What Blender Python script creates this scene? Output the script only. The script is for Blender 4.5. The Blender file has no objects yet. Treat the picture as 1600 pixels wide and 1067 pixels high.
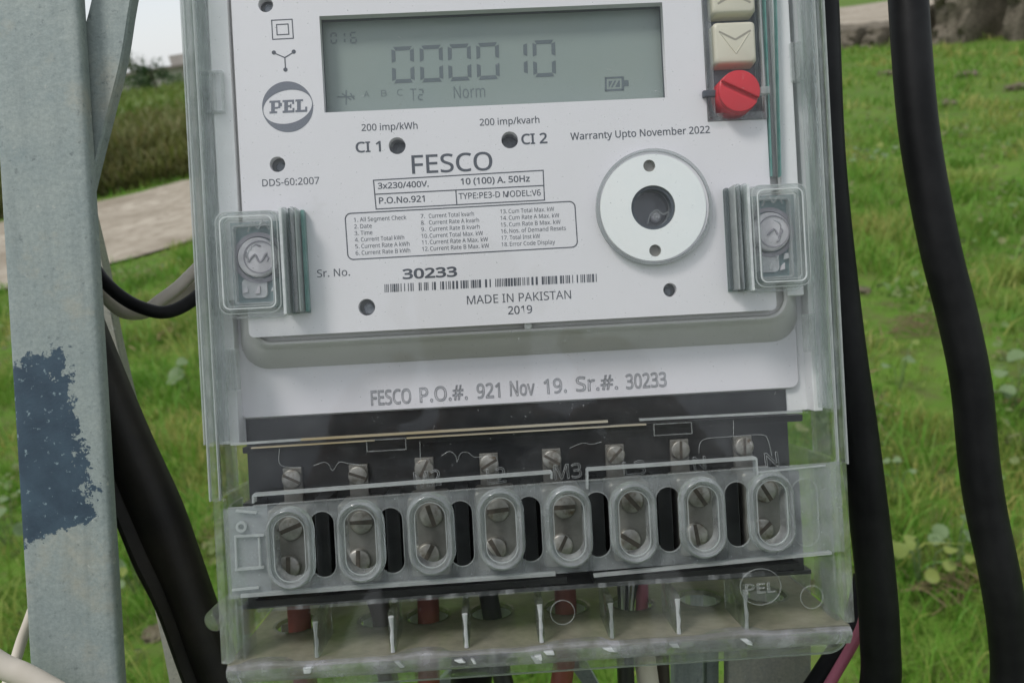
import bpy, bmesh, math, random
import numpy as np
from mathutils import Matrix, Vector, noise
random.seed(7)
rng = np.random.default_rng(11)
SC = bpy.context.scene
COL = SC.collection
RAD = math.radians

# ------------------------------------------------------------------ camera, sky, sun, exposure
FPX = 1200.0            # focal length in photograph pixels (1600 wide)
CAM_H = 1.40            # metres above the ground
DIST = 214.3            # mm from lens to the printed face of the meter
RC = Matrix.Rotation(RAD(90 - 22.5), 3, 'X') @ Matrix.Rotation(RAD(-8.5), 3, 'Z')
cam_data = bpy.data.cameras.new('camera')
cam = bpy.data.objects.new('camera', cam_data)
COL.objects.link(cam)
cam.matrix_world = Matrix.Translation((0, 0, CAM_H)) @ RC.to_4x4()
cam_data.sensor_width = 36.0
cam_data.lens = 36.0 * FPX / 1600.0
cam_data.clip_start = 0.01
cam_data.clip_end = 2000
cam_data.dof.use_dof = True
cam_data.dof.focus_distance = 0.213
cam_data.dof.aperture_fstop = 22.0
SC.camera = cam

SUN_EL, SUN_AZ = 66.0, 245.0      # degrees; azimuth clockwise from +Y
world = bpy.data.worlds.new('World')
SC.world = world
world.use_nodes = True
wn = world.node_tree
bgn = wn.nodes['Background']
sky = wn.nodes.new('ShaderNodeTexSky')
sky.sky_type = 'NISHITA'
sky.sun_disc = False
sky.sun_elevation = RAD(SUN_EL)
sky.sun_rotation = RAD(SUN_AZ)
sky.air_density = 1.0
sky.dust_density = 1.0
sky.ozone_density = 1.0
cloud = wn.nodes.new('ShaderNodeMix')          # an even overcast deck over the clear sky
cloud.data_type = 'RGBA'
cloud.inputs[0].default_value = 0.80
cloud.inputs[7].default_value = (6.1, 6.3, 6.55, 1.0)
wn.links.new(sky.outputs[0], cloud.inputs[6])
wn.links.new(cloud.outputs[2], bgn.inputs[0])
bgn.inputs[1].default_value = 0.10
sun_d = bpy.data.lights.new('sun', 'SUN')
sun_d.energy = 1.5
sun_d.angle = RAD(14)
sun_d.color = (1.0, 0.97, 0.93)
sun = bpy.data.objects.new('sun', sun_d)
COL.objects.link(sun)
_d = Vector((math.sin(RAD(SUN_AZ)) * math.cos(RAD(SUN_EL)), math.cos(RAD(SUN_AZ)) * math.cos(RAD(SUN_EL)), math.sin(RAD(SUN_EL))))
sun.rotation_euler = _d.to_track_quat('Z', 'Y').to_euler()
SC.view_settings.view_transform = 'Standard'
SC.view_settings.look = 'None'
SC.view_settings.gamma = 1.0
SC.view_settings.use_curve_mapping = False
SC.view_settings.exposure = 0.45
SC.render.engine = 'CYCLES'
SC.cycles.use_denoising = True
SC.cycles.max_bounces = 14
SC.cycles.diffuse_bounces = 4
SC.cycles.glossy_bounces = 6
SC.cycles.transmission_bounces = 12
SC.cycles.transparent_max_bounces = 40
SC.cycles.caustics_reflective = False
SC.cycles.caustics_refractive = True
SC.cycles.sample_clamp_indirect = 6.0

# ------------------------------------------------------------------ frames: pixels of the photograph -> meter millimetres / ground metres
RM = Matrix.Rotation(RAD(1.7), 3, 'Y') @ Matrix.Rotation(RAD(3.05), 3, 'Z')
MF = cam.matrix_world @ Matrix.Translation((0, 0, -DIST / 1000)) @ RM.to_4x4()   # meter frame (metres)


def L(x, y, w=0.0):
    """pixel -> (x, y) in mm on the plane w mm in front of the printed face"""
    d = Vector(((x - 800) / FPX, -(y - 533.5) / FPX, -1.0))
    c = Vector((0, 0, -DIST))
    n = RM.col[2]
    t = (c.dot(n) + w) / d.dot(n)
    p = RM.transposed() @ (d * t - c)
    return p.x, p.y


def L3(x, y, w=0.0):
    a, b = L(x, y, w)
    return (a, b, w)


def G(x, y, z=0.0):
    d = RC @ Vector(((x - 800) / FPX, -(y - 533.5) / FPX, -1.0))
    t = (z - CAM_H) / d.z
    return Vector((d.x * t, d.y * t, z))


def far(x, y, dist):
    d = RC @ Vector(((x - 800) / FPX, -(y - 533.5) / FPX, -1.0))
    k = dist / math.hypot(d.x, d.y)
    return Vector((d.x * k, d.y * k, CAM_H + d.z * k))


# ------------------------------------------------------------------ materials
def nt(name):
    m = bpy.data.materials.new(name)
    m.use_nodes = True
    t = m.node_tree
    for n in list(t.nodes):
        t.nodes.remove(n)
    out = t.nodes.new('ShaderNodeOutputMaterial')
    return m, t, out


def N(t, typ, **kw):
    n = t.nodes.new(typ)
    for k, v in kw.items():
        if k in n.inputs:
            n.inputs[k].default_value = v
        else:
            setattr(n, k, v)
    return n


def rgba(c):
    return (c[0], c[1], c[2], 1.0)


def noise_mask(t, scale, lo, hi, detail=6.0, rough=0.6, vec=None, obj=True):
    tc = N(t, 'ShaderNodeTexCoord')
    n = N(t, 'ShaderNodeTexNoise', Scale=scale, Detail=detail, Roughness=rough)
    t.links.new(vec if vec is not None else tc.outputs['Object'], n.inputs['Vector'])
    r = N(t, 'ShaderNodeMapRange')
    r.inputs['From Min'].default_value = lo
    r.inputs['From Max'].default_value = hi
    t.links.new(n.outputs['Fac'], r.inputs['Value'])
    return r.outputs['Result']


def mixcol(t, fac, a, b):
    n = N(t, 'ShaderNodeMix', data_type='RGBA')
    for s, v in ((6, a), (7, b)):
        if isinstance(v, tuple):
            n.inputs[s].default_value = rgba(v)
        else:
            t.links.new(v, n.inputs[s])
    if isinstance(fac, float):
        n.inputs[0].default_value = fac
    else:
        t.links.new(fac, n.inputs[0])
    return n.outputs[2]


def solid(name, c1, c2=None, rough=0.5, metal=0.0, scale=60.0, lo=0.35, hi=0.65, bump=0.0, bscale=400.0, spec=0.5, bdist=0.0002):
    m, t, out = nt(name)
    p = N(t, 'ShaderNodeBsdfPrincipled')
    p.inputs['Roughness'].default_value = rough
    p.inputs['Metallic'].default_value = metal
    p.inputs['Specular IOR Level'].default_value = spec
    if c2 is None:
        p.inputs['Base Color'].default_value = rgba(c1)
    else:
        t.links.new(mixcol(t, noise_mask(t, scale, lo, hi), c1, c2), p.inputs['Base Color'])
    if bump:
        b = N(t, 'ShaderNodeBump', Strength=bump, Distance=bdist)
        t.links.new(noise_mask(t, bscale, 0.2, 0.8), b.inputs['Height'])
        t.links.new(b.outputs[0], p.inputs['Normal'])
    t.links.new(p.outputs[0], out.inputs[0])
    return m


def thin(name, tint=(0.97, 0.985, 0.98), haze=0.03, dust=0.0, dscale=60.0, dlo=0.45, dhi=0.75, hcol=(0.6, 0.62, 0.62), rough=0.04, f0=0.04, speck=0.0, trans=False, stretch=False):
    """clear plastic sheet: see-through, mirror-like towards grazing angles, with some dust on it"""
    m, t, out = nt(name)
    tr = N(t, 'ShaderNodeBsdfTransparent', Color=rgba(tint))
    gl = N(t, 'ShaderNodeBsdfGlossy', Roughness=rough)
    lw = N(t, 'ShaderNodeLayerWeight', Blend=0.5)
    pw = N(t, 'ShaderNodeMath', operation='POWER')
    t.links.new(lw.outputs['Facing'], pw.inputs[0])
    pw.inputs[1].default_value = 5.0
    ma = N(t, 'ShaderNodeMath', operation='MULTIPLY_ADD')
    t.links.new(pw.outputs[0], ma.inputs[0])
    ma.inputs[1].default_value = 1.0 - f0
    ma.inputs[2].default_value = f0
    mx = N(t, 'ShaderNodeMixShader')
    t.links.new(ma.outputs[0], mx.inputs[0])
    t.links.new(tr.outputs[0], mx.inputs[1])
    t.links.new(gl.outputs[0], mx.inputs[2])
    df = N(t, 'ShaderNodeBsdfDiffuse', Color=rgba(hcol))
    hz = df
    if trans:
        tl = N(t, 'ShaderNodeBsdfTranslucent', Color=rgba(hcol))
        hz = N(t, 'ShaderNodeMixShader', Fac=0.35)
        t.links.new(df.outputs[0], hz.inputs[1])
        t.links.new(tl.outputs[0], hz.inputs[2])
    fac = N(t, 'ShaderNodeMath', operation='MULTIPLY_ADD')
    vec = None
    if stretch:
        tcs = N(t, 'ShaderNodeTexCoord')
        mp = N(t, 'ShaderNodeMapping')
        mp.inputs['Scale'].default_value = (2.5, 0.22, 1.0)
        t.links.new(tcs.outputs['Object'], mp.inputs[0])
        vec = mp.outputs[0]
    t.links.new(noise_mask(t, dscale, dlo, dhi, vec=vec), fac.inputs[0])
    fac.inputs[1].default_value = dust
    fac.inputs[2].default_value = haze
    fo = fac.outputs[0]
    if speck:
        sp = N(t, 'ShaderNodeMath', operation='MULTIPLY_ADD', use_clamp=True)
        t.links.new(noise_mask(t, 1400.0, 0.70, 0.76, detail=2.0), sp.inputs[0])
        sp.inputs[1].default_value = speck
        t.links.new(fo, sp.inputs[2])
        fo = sp.outputs[0]
    m2 = N(t, 'ShaderNodeMixShader')
    t.links.new(fo, m2.inputs[0])
    t.links.new(mx.outputs[0], m2.inputs[1])
    t.links.new(hz.outputs[0], m2.inputs[2])
    t.links.new(m2.outputs[0], out.inputs[0])
    return m


def glass(name, col=(0.95, 0.965, 0.96), rough=0.02, ior=1.46, frost=0.0, clear=0.35, fcol=(0.62, 0.65, 0.65), fvar=0.18):
    m, t, out = nt(name)
    g = N(t, 'ShaderNodeBsdfGlass', Color=rgba(col), Roughness=rough, IOR=ior)
    b = N(t, 'ShaderNodeBump', Strength=0.25, Distance=0.0004)
    t.links.new(noise_mask(t, 220.0, 0.2, 0.8, detail=2.0), b.inputs['Height'])
    t.links.new(b.outputs[0], g.inputs['Normal'])
    d = N(t, 'ShaderNodeBsdfDiffuse', Color=rgba(fcol))
    tp = N(t, 'ShaderNodeBsdfTransparent', Color=rgba(col))
    m0 = N(t, 'ShaderNodeMixShader', Fac=clear)
    t.links.new(g.outputs[0], m0.inputs[1])
    t.links.new(tp.outputs[0], m0.inputs[2])
    mx = N(t, 'ShaderNodeMixShader')
    fr = N(t, 'ShaderNodeMath', operation='MULTIPLY_ADD')
    t.links.new(noise_mask(t, 140.0, 0.45, 0.75), fr.inputs[0])
    fr.inputs[1].default_value = fvar
    fr.inputs[2].default_value = frost
    t.links.new(fr.outputs[0], mx.inputs[0])
    t.links.new(m0.outputs[0], mx.inputs[1])
    t.links.new(d.outputs[0], mx.inputs[2])
    t.links.new(mx.outputs[0], out.inputs[0])
    return m


def leafy(name, c1, c2, scale=3.0, attr=None, c3=None):
    m, t, out = nt(name)
    col = mixcol(t, noise_mask(t, scale, 0.35, 0.65, detail=4.0), c1, c2)
    if attr:
        a = N(t, 'ShaderNodeAttribute', attribute_name=attr)
        col = mixcol(t, a.outputs['Fac'], col, c3)
    d = N(t, 'ShaderNodeBsdfPrincipled')
    d.inputs['Roughness'].default_value = 0.55
    d.inputs['Specular IOR Level'].default_value = 0.3
    t.links.new(col, d.inputs['Base Color'])
    tl = N(t, 'ShaderNodeBsdfTranslucent')
    t.links.new(col, tl.inputs['Color'])
    mx = N(t, 'ShaderNodeMixShader', Fac=0.35)
    t.links.new(d.outputs[0], mx.inputs[1])
    t.links.new(tl.outputs[0], mx.inputs[2])
    t.links.new(mx.outputs[0], out.inputs[0])
    return m


M = {}
def grimy(name, a, b):
    """white plastic with faint smudges and scuffs"""
    m, t, out = nt(name)
    p = N(t, 'ShaderNodeBsdfPrincipled')
    p.inputs['Roughness'].default_value = 0.48
    c = mixcol(t, noise_mask(t, 16, 0.3, 0.7), a, b)
    c = mixcol(t, noise_mask(t, 42, 0.63, 0.80, detail=9, rough=0.65), c, (a[0] * 0.78, a[1] * 0.77, a[2] * 0.74))
    c = mixcol(t, noise_mask(t, 520, 0.74, 0.80, detail=3), c, (0.30, 0.29, 0.27))
    t.links.new(c, p.inputs['Base Color'])
    bp = N(t, 'ShaderNodeBump', Strength=0.05, Distance=0.0002)
    t.links.new(noise_mask(t, 700, 0.2, 0.8), bp.inputs['Height'])
    t.links.new(bp.outputs[0], p.inputs['Normal'])
    t.links.new(p.outputs[0], out.inputs[0])
    return m


M['white'] = grimy('white_plastic', (0.775, 0.765, 0.79), (0.745, 0.735, 0.76))
M['grey'] = solid('grey_plastic', (0.76, 0.775, 0.775), (0.82, 0.83, 0.83), rough=0.55, scale=90, bump=0.1, bscale=900)
M['backgrey'] = solid('back_plastic', (0.13, 0.135, 0.15), rough=0.5)
M['skirt'] = solid('body_plastic', (0.56, 0.55, 0.53), (0.62, 0.61, 0.59), rough=0.4, scale=50, bump=0.08, bscale=900)
M['engrave'] = solid('engraved_line', (0.36, 0.37, 0.39), rough=0.6)
M['print'] = solid('print_ink', (0.075, 0.085, 0.105), rough=0.5)
M['lcd'] = solid('lcd_glass', (0.245, 0.305, 0.29), (0.265, 0.315, 0.285), rough=0.25, scale=14)
M['lcdink'] = solid('lcd_ink', (0.115, 0.145, 0.155), rough=0.35)
M['lcdfaint'] = solid('lcd_ink_faint', (0.135, 0.172, 0.175), rough=0.35)
M['bezel'] = solid('lcd_bezel', (0.06, 0.075, 0.09), rough=0.5)
M['liner'] = solid('hole_liner', (0.30, 0.32, 0.33), rough=0.4)
M['led'] = solid('lamp_lens', (0.14, 0.16, 0.18), (0.24, 0.26, 0.28), rough=0.2, scale=500)
M['dark'] = solid('dark_panel', (0.075, 0.09, 0.105), (0.10, 0.115, 0.13), rough=0.3, scale=120)
M['beige'] = solid('button_beige', (0.62, 0.59, 0.47), (0.66, 0.63, 0.52), rough=0.4, scale=40)
M['groove'] = solid('button_groove', (0.33, 0.31, 0.25), rough=0.5)
M['red'] = solid('red_plastic', (0.62, 0.016, 0.028), (0.56, 0.014, 0.025), rough=0.38, scale=60)
M['steel'] = solid('washer_steel', (0.95, 0.96, 0.90), (0.90, 0.93, 0.88), rough=0.30, metal=0.65, scale=40, bump=0.15, bscale=300)
M['black'] = solid('terminal_black', (0.014, 0.015, 0.016), (0.03, 0.032, 0.033), rough=0.32, scale=120, lo=0.45, hi=0.7, bump=0.1, bscale=700)
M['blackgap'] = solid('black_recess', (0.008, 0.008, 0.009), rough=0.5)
M['screw'] = solid('screw_metal', (0.27, 0.265, 0.23), (0.46, 0.45, 0.42), rough=0.42, metal=0.55, scale=260, lo=0.38, hi=0.62, bump=0.2, bscale=900)
def tarnished(name):
    m, t, out = nt(name)
    p = N(t, 'ShaderNodeBsdfPrincipled')
    p.inputs['Metallic'].default_value = 0.5
    p.inputs['Roughness'].default_value = 0.42
    oi = N(t, 'ShaderNodeObjectInfo')
    ad = N(t, 'ShaderNodeVectorMath', operation='ADD')
    tc = N(t, 'ShaderNodeTexCoord')
    sc_ = N(t, 'ShaderNodeVectorMath', operation='SCALE')
    cb = N(t, 'ShaderNodeCombineXYZ')
    t.links.new(oi.outputs['Random'], cb.inputs[0])
    t.links.new(oi.outputs['Random'], cb.inputs[1])
    t.links.new(tc.outputs['Object'], ad.inputs[0])
    t.links.new(cb.outputs[0], ad.inputs[1])
    c = mixcol(t, noise_mask(t, 260, 0.36, 0.64, vec=ad.outputs[0]), (0.25, 0.245, 0.21), (0.48, 0.47, 0.44))
    c = mixcol(t, noise_mask(t, 330, 0.52, 0.70, detail=8, vec=ad.outputs[0]), c, (0.12, 0.085, 0.05))
    c = mixcol(t, oi.outputs['Random'], mixcol(t, 0.3, c, (0.16, 0.15, 0.13)), c)
    t.links.new(c, p.inputs['Base Color'])
    bp = N(t, 'ShaderNodeBump', Strength=0.3, Distance=0.0002)
    t.links.new(noise_mask(t, 900, 0.2, 0.8), bp.inputs['Height'])
    t.links.new(bp.outputs[0], p.inputs['Normal'])
    t.links.new(p.outputs[0], out.inputs[0])
    return m


M['screw'] = tarnished('screw_metal_tarnished')
M['terminal'] = solid('terminal_metal', (0.17, 0.165, 0.145), (0.27, 0.265, 0.24), rough=0.5, metal=0.5, scale=120)
M['slot'] = solid('screw_slot', (0.06, 0.055, 0.045), (0.11, 0.09, 0.07), rough=0.7, scale=600)
M['teal'] = solid('teal_edge', (0.06, 0.22, 0.19), (0.16, 0.32, 0.29), rough=0.3, scale=160)
M['tealdark'] = solid('teal_backing', (0.13, 0.21, 0.21), (0.22, 0.30, 0.30), rough=0.4, scale=60)
M['lilac'] = solid('seal_plastic', (0.50, 0.49, 0.51), (0.66, 0.65, 0.67), rough=0.25, scale=250, bump=0.4, bscale=400)
M['lilac2'] = solid('seal_plastic_dark', (0.27, 0.265, 0.29), rough=0.35)
M['gold'] = solid('lip_reflection_tan', (0.33, 0.27, 0.16), (0.40, 0.37, 0.30), rough=0.3, scale=25)  # tan colour carries the reflection along the lip's edge
M['pane'] = thin('clear_pane', haze=0.002, dust=0.012, dscale=35, speck=0.25, f0=0.021, tint=(0.985, 0.985, 0.985))
M['pane2'] = thin('clear_terminal_pane', haze=0.004, dust=0.03, dscale=45, speck=0.35, f0=0.016, tint=(0.98, 0.98, 0.98))
M['wallpl'] = thin('clear_wall', tint=(0.95, 0.975, 0.965), haze=0.03, dust=0.22, dscale=130, dlo=0.5, dhi=0.72, f0=0.05, stretch=True, hcol=(0.72, 0.74, 0.75))
M['streak'] = thin('dusty_streak', haze=0.0, dust=0.75, dscale=150, dlo=0.46, dhi=0.62, f0=0.03, stretch=True, hcol=(0.7, 0.72, 0.73), trans=True)
M['frost'] = thin('frosted_plastic', haze=0.13, dust=0.26, dscale=120, dlo=0.38, dhi=0.68, rough=0.12, speck=0.4, trans=True, hcol=(0.55, 0.58, 0.59))
M['frost2'] = thin('frosted_ring', haze=0.36, dust=0.18, dscale=160, dlo=0.35, dhi=0.7, rough=0.12, trans=True, hcol=(0.58, 0.61, 0.62))
M['edge'] = thin('clear_edge', haze=0.42, dust=0.2, dscale=200, rough=0.1, trans=True, hcol=(0.66, 0.69, 0.69))
M['glint'] = thin('painted_glint', haze=0.72, dust=0.28, dscale=300, rough=0.08, f0=0.08, trans=True, hcol=(0.84, 0.86, 0.87))  # white haze puts skylight glints into the plastic's colour
M['emboss'] = thin('embossed_plastic', haze=0.16, dust=0.2, dscale=300, rough=0.1, trans=True, hcol=(0.7, 0.72, 0.72))
M['floor'] = thin('dusty_floor', tint=(0.88, 0.88, 0.82), haze=0.40, dust=0.4, dscale=110, dlo=0.3, dhi=0.7, rough=0.2, trans=True, hcol=(0.47, 0.45, 0.35))
M['glass'] = glass('clear_plastic_solid')
M['rim'] = glass('clear_rim_solid', col=(0.965, 0.975, 0.97), rough=0.03, frost=0.05, clear=0.72)
M['smoke'] = thin('smoky_edge', tint=(0.80, 0.84, 0.83), haze=0.38, dust=0.2, dscale=200, f0=0.06, hcol=(0.16, 0.19, 0.20), rough=0.06)
M['bead'] = glass('front_bead_solid', frost=0.13, fcol=(0.60, 0.60, 0.65), fvar=0.35)
M['ring'] = glass('oval_ring_solid', frost=0.16, fcol=(0.60, 0.63, 0.64), fvar=0.22, clear=0.25, rough=0.08)
M['blackrub'] = solid('black_cable_sheath', (0.0055, 0.0057, 0.0062), (0.016, 0.0162, 0.017), rough=0.5, scale=60, lo=0.4, hi=0.8, bump=0.15, bscale=500, spec=0.16)
M['beigew'] = solid('beige_cable_sheath', (0.56, 0.50, 0.42), (0.66, 0.60, 0.52), rough=0.6, scale=50)
M['redw'] = solid('red_insulation', (0.20, 0.052, 0.040), (0.26, 0.075, 0.055), rough=0.5, scale=120)
M['brownw'] = solid('brown_insulation', (0.055, 0.043, 0.035), rough=0.5)
M['blackw'] = solid('black_insulation', (0.02, 0.02, 0.02), rough=0.45)
M['pinkw'] = solid('pink_insulation', (0.46, 0.13, 0.19), (0.40, 0.11, 0.17), rough=0.5, scale=60)
M['alu'] = solid('aluminium_strand', (0.5, 0.5, 0.5), rough=0.4, metal=0.8)
M['darksteel'] = solid('dark_steel', (0.012, 0.010, 0.008), (0.040, 0.033, 0.025), rough=0.55, scale=40, lo=0.4, hi=0.75, bump=0.4, bscale=250)


def galvanised(name, patch=None, warm=False):
    m, t, out = nt(name)
    p = N(t, 'ShaderNodeBsdfPrincipled')
    p.inputs['Roughness'].default_value = 0.62
    p.inputs['Metallic'].default_value = 0.15
    a = (0.26, 0.305, 0.300) if not warm else (0.31, 0.31, 0.26)
    b = (0.35, 0.385, 0.360) if not warm else (0.40, 0.385, 0.32)
    c = mixcol(t, noise_mask(t, 45.0, 0.3, 0.7, detail=10.0, rough=0.7), a, b)
    c = mixcol(t, noise_mask(t, 900.0, 0.30, 0.62, detail=8.0, rough=0.8), mixcol(t, 0.5, c, (0.105, 0.135, 0.14)), c)
    c = mixcol(t, noise_mask(t, 70.0, 0.56, 0.74, detail=9.0, rough=0.75), c, mixcol(t, 0.5, c, (0.13, 0.19, 0.21)))
    c = mixcol(t, noise_mask(t, 26.0, 0.54, 0.80, detail=9.0, rough=0.7), c, (0.40, 0.36, 0.27))
    tcv = N(t, 'ShaderNodeTexCoord')
    mpv = N(t, 'ShaderNodeMapping')
    mpv.inputs['Scale'].default_value = (3.0, 0.25, 1.0)
    t.links.new(tcv.outputs['Object'], mpv.inputs[0])
    c = mixcol(t, noise_mask(t, 90.0, 0.50, 0.72, detail=8.0, vec=mpv.outputs[0]), c, mixcol(t, 0.35, c, (0.14, 0.17, 0.17)))
    c = mixcol(t, noise_mask(t, 330.0, 0.60, 0.70, detail=5.0, rough=0.7), c, mixcol(t, 0.6, c, (0.08, 0.10, 0.105)))
    c = mixcol(t, noise_mask(t, 190.0, 0.64, 0.72, detail=6.0, rough=0.7), c, (0.45, 0.46, 0.42))
    tc = N(t, 'ShaderNodeTexCoord')
    if patch:
        # a brushed patch of dark blue paint, ragged towards one side
        nx = N(t, 'ShaderNodeTexNoise', Scale=230.0, Detail=7.0, Roughness=0.7)
        t.links.new(tc.outputs['Object'], nx.inputs['Vector'])
        sp = N(t, 'ShaderNodeSeparateXYZ')
        t.links.new(tc.outputs['Object'], sp.inputs[0])

        def band(sock, lo, hi, soft_lo, soft_hi):
            r1 = N(t, 'ShaderNodeMapRange')
            r1.inputs['From Min'].default_value = lo - soft_lo
            r1.inputs['From Max'].default_value = lo + soft_lo
            t.links.new(sock, r1.inputs['Value'])
            r2 = N(t, 'ShaderNodeMapRange')
            r2.inputs['From Min'].default_value = hi + soft_hi
            r2.inputs['From Max'].default_value = hi - soft_hi
            t.links.new(sock, r2.inputs['Value'])
            mn = N(t, 'ShaderNodeMath', operation='MINIMUM')
            t.links.new(r1.outputs[0], mn.inputs[0])
            t.links.new(r2.outputs[0], mn.inputs[1])
            return mn.outputs[0]
        x0, x1, y0, y1 = patch
        # the upper and lower ends of the stroke slope
        sl = N(t, 'ShaderNodeMath', operation='MULTIPLY_ADD')
        t.links.new(sp.outputs[0], sl.inputs[0])
        sl.inputs[1].default_value = -0.35
        t.links.new(sp.outputs[1], sl.inputs[2])
        off = -0.35 * (x0 + x1) / 2
        sx_ = N(t, 'ShaderNodeMath', operation='MULTIPLY_ADD')
        t.links.new(sp.outputs[1], sx_.inputs[0])
        sx_.inputs[1].default_value = 0.13
        t.links.new(sp.outputs[0], sx_.inputs[2])
        bx = band(sx_.outputs[0], x0 - 0.02, x1 + 0.13 * (y0 + y1) / 2, 0.0006, 0.0075)
        by = band(sl.outputs[0], y0 + off, y1 + off, 0.004, 0.005)
        mn = N(t, 'ShaderNodeMath', operation='MINIMUM')
        t.links.new(bx, mn.inputs[0])
        t.links.new(by, mn.inputs[1])
        ad = N(t, 'ShaderNodeMath', operation='ADD')
        t.links.new(mn.outputs[0], ad.inputs[0])
        nr = N(t, 'ShaderNodeMapRange', clamp=False)
        for k_, v_ in (('From Min', 0.3), ('From Max', 0.7), ('To Min', 0.12), ('To Max', 0.88)):
            nr.inputs[k_].default_value = v_
        t.links.new(nx.outputs['Fac'], nr.inputs['Value'])
        t.links.new(nr.outputs[0], ad.inputs[1])
        th = N(t, 'ShaderNodeMapRange')
        th.inputs['From Min'].default_value = 0.98
        th.inputs['From Max'].default_value = 1.03
        t.links.new(ad.outputs[0], th.inputs['Value'])
        blue = mixcol(t, noise_mask(t, 90.0, 0.3, 0.7), (0.020, 0.038, 0.062), (0.052, 0.090, 0.125))
        blue = mixcol(t, noise_mask(t, 480.0, 0.62, 0.68, detail=4.0), blue, (0.20, 0.27, 0.30))
        c = mixcol(t, th.outputs[0], c, blue)
    t.links.new(c, p.inputs['Base Color'])
    bp = N(t, 'ShaderNodeBump', Strength=0.35, Distance=0.0003)
    t.links.new(noise_mask(t, 350.0, 0.2, 0.8), bp.inputs['Height'])
    t.links.new(bp.outputs[0], p.inputs['Normal'])
    t.links.new(p.outputs[0], out.inputs[0])
    return m


M['galv'] = galvanised('galvanised_steel')
M['galvwarm'] = galvanised('galvanised_steel_warm', warm=True)

# ------------------------------------------------------------------ mesh helpers (millimetres in, metres out)
MM = 0.001


class MB:
    def __init__(self):
        self.v, self.f = [], []

    def add(self, vs, fs):
        k = len(self.v)
        self.v += [tuple(p) for p in vs]
        self.f += [tuple(i + k for i in q) for q in fs]
        return self

    def box(self, x0, x1, y0, y1, z0, z1):
        vs = [(x, y, z) for z in (z0, z1) for y in (y0, y1) for x in (x0, x1)]
        return self.add(vs, [(0, 2, 3, 1), (4, 5, 7, 6), (0, 1, 5, 4), (2, 6, 7, 3), (0, 4, 6, 2), (1, 3, 7, 5)])

    def prism(self, pts, z0, z1):
        n = len(pts)
        a = sum(pts[i][0] * pts[(i + 1) % n][1] - pts[(i + 1) % n][0] * pts[i][1] for i in range(n))
        if a < 0:
            pts = pts[::-1]
        vs = [(p[0], p[1], z0) for p in pts] + [(p[0], p[1], z1) for p in pts]
        fs = [tuple(range(n - 1, -1, -1)), tuple(range(n, 2 * n))]
        fs += [(i, (i + 1) % n, n + (i + 1) % n, n + i) for i in range(n)]
        return self.add(vs, fs)

    def loft(self, rings, cap0=True, cap1=True, closed=False):
        n = len(rings[0])
        vs = [p for r in rings for p in r]
        fs = []
        m = len(rings)
        for k in range(m if closed else m - 1):
            k2 = (k + 1) % m
            for i in range(n):
                j = (i + 1) % n
                fs.append((k * n + i, k * n + j, k2 * n + j, k2 * n + i))
        if not closed:
            if cap0:
                fs.append(tuple(range(n - 1, -1, -1)))
            if cap1:
                fs.append(tuple((m - 1) * n + i for i in range(n)))
        return self.add(vs, fs)

    def tube(self, pts, r, seg=10, caps=True, smooth_n=0):
        P = [Vector(p) for p in pts]
        if smooth_n:
            P = catmull(P, smooth_n)
        rr = r if isinstance(r, (list, tuple)) else [r] * len(P)
        if len(rr) != len(P):
            rr = list(np.interp(np.linspace(0, 1, len(P)), np.linspace(0, 1, len(rr)), rr))
        rings = []
        up = None
        for i, p in enumerate(P):
            d = (P[min(i + 1, len(P) - 1)] - P[max(i - 1, 0)]).normalized()
            if up is None:
                up = Vector((0, 0, 1)) if abs(d.z) < 0.9 else Vector((1, 0, 0))
            s = d.cross(up).normalized()
            up = s.cross(d).normalized()
            rings.append([p + (s * math.cos(a) + up * math.sin(a)) * rr[i] for a in [2 * math.pi * k / seg for k in range(seg)]])
        return self.loft(rings, caps, caps)

    def disc(self, cx, cy, r, z0, z1, seg=28, r1=None, bev=0.0):
        """solid disc from z0 to z1, an optional softened upper edge"""
        r1 = r if r1 is None else r1
        def ring(rad, z):
            return [(cx + rad * math.cos(2 * math.pi * k / seg), cy + rad * math.sin(2 * math.pi * k / seg), z) for k in range(seg)]
        rs = [ring(r, z0)]
        if bev:
            rs += [ring(r1, z1 - bev), ring(r1 - bev * 0.4, z1 - bev * 0.35), ring(r1 - bev, z1)]
        else:
            rs += [ring(r1, z1)]
        return self.loft(rs)

    def frame(self, outer, inner, z0, z1):
        """closed band between two outlines with the same number of points"""
        n = len(outer)
        rings = [[(p[0], p[1], z0) for p in outer], [(p[0], p[1], z1) for p in outer], [(p[0], p[1], z1) for p in inner], [(p[0], p[1], z0) for p in inner]]
        return self.loft(rings, closed=True)

    def build(self, name, mat, parent=None, smooth=False, scale=MM, frame=None, bevel=0.0, auto=None):
        me = bpy.data.meshes.new(name)
        me.from_pydata([(p[0] * scale, p[1] * scale, p[2] * scale) for p in self.v], [], self.f)
        bm = bmesh.new()
        bm.from_mesh(me)
        bmesh.ops.recalc_face_normals(bm, faces=bm.faces)
        if bevel:
            es = [e for e in bm.edges if len(e.link_faces) == 2 and e.calc_face_angle(0) > 0.6]
            bmesh.ops.bevel(bm, geom=es, offset=bevel * scale, segments=2, affect='EDGES', profile=0.6)
        bm.to_mesh(me)
        bm.free()
        return link(name, me, mat, parent, smooth, frame, auto)


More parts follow.
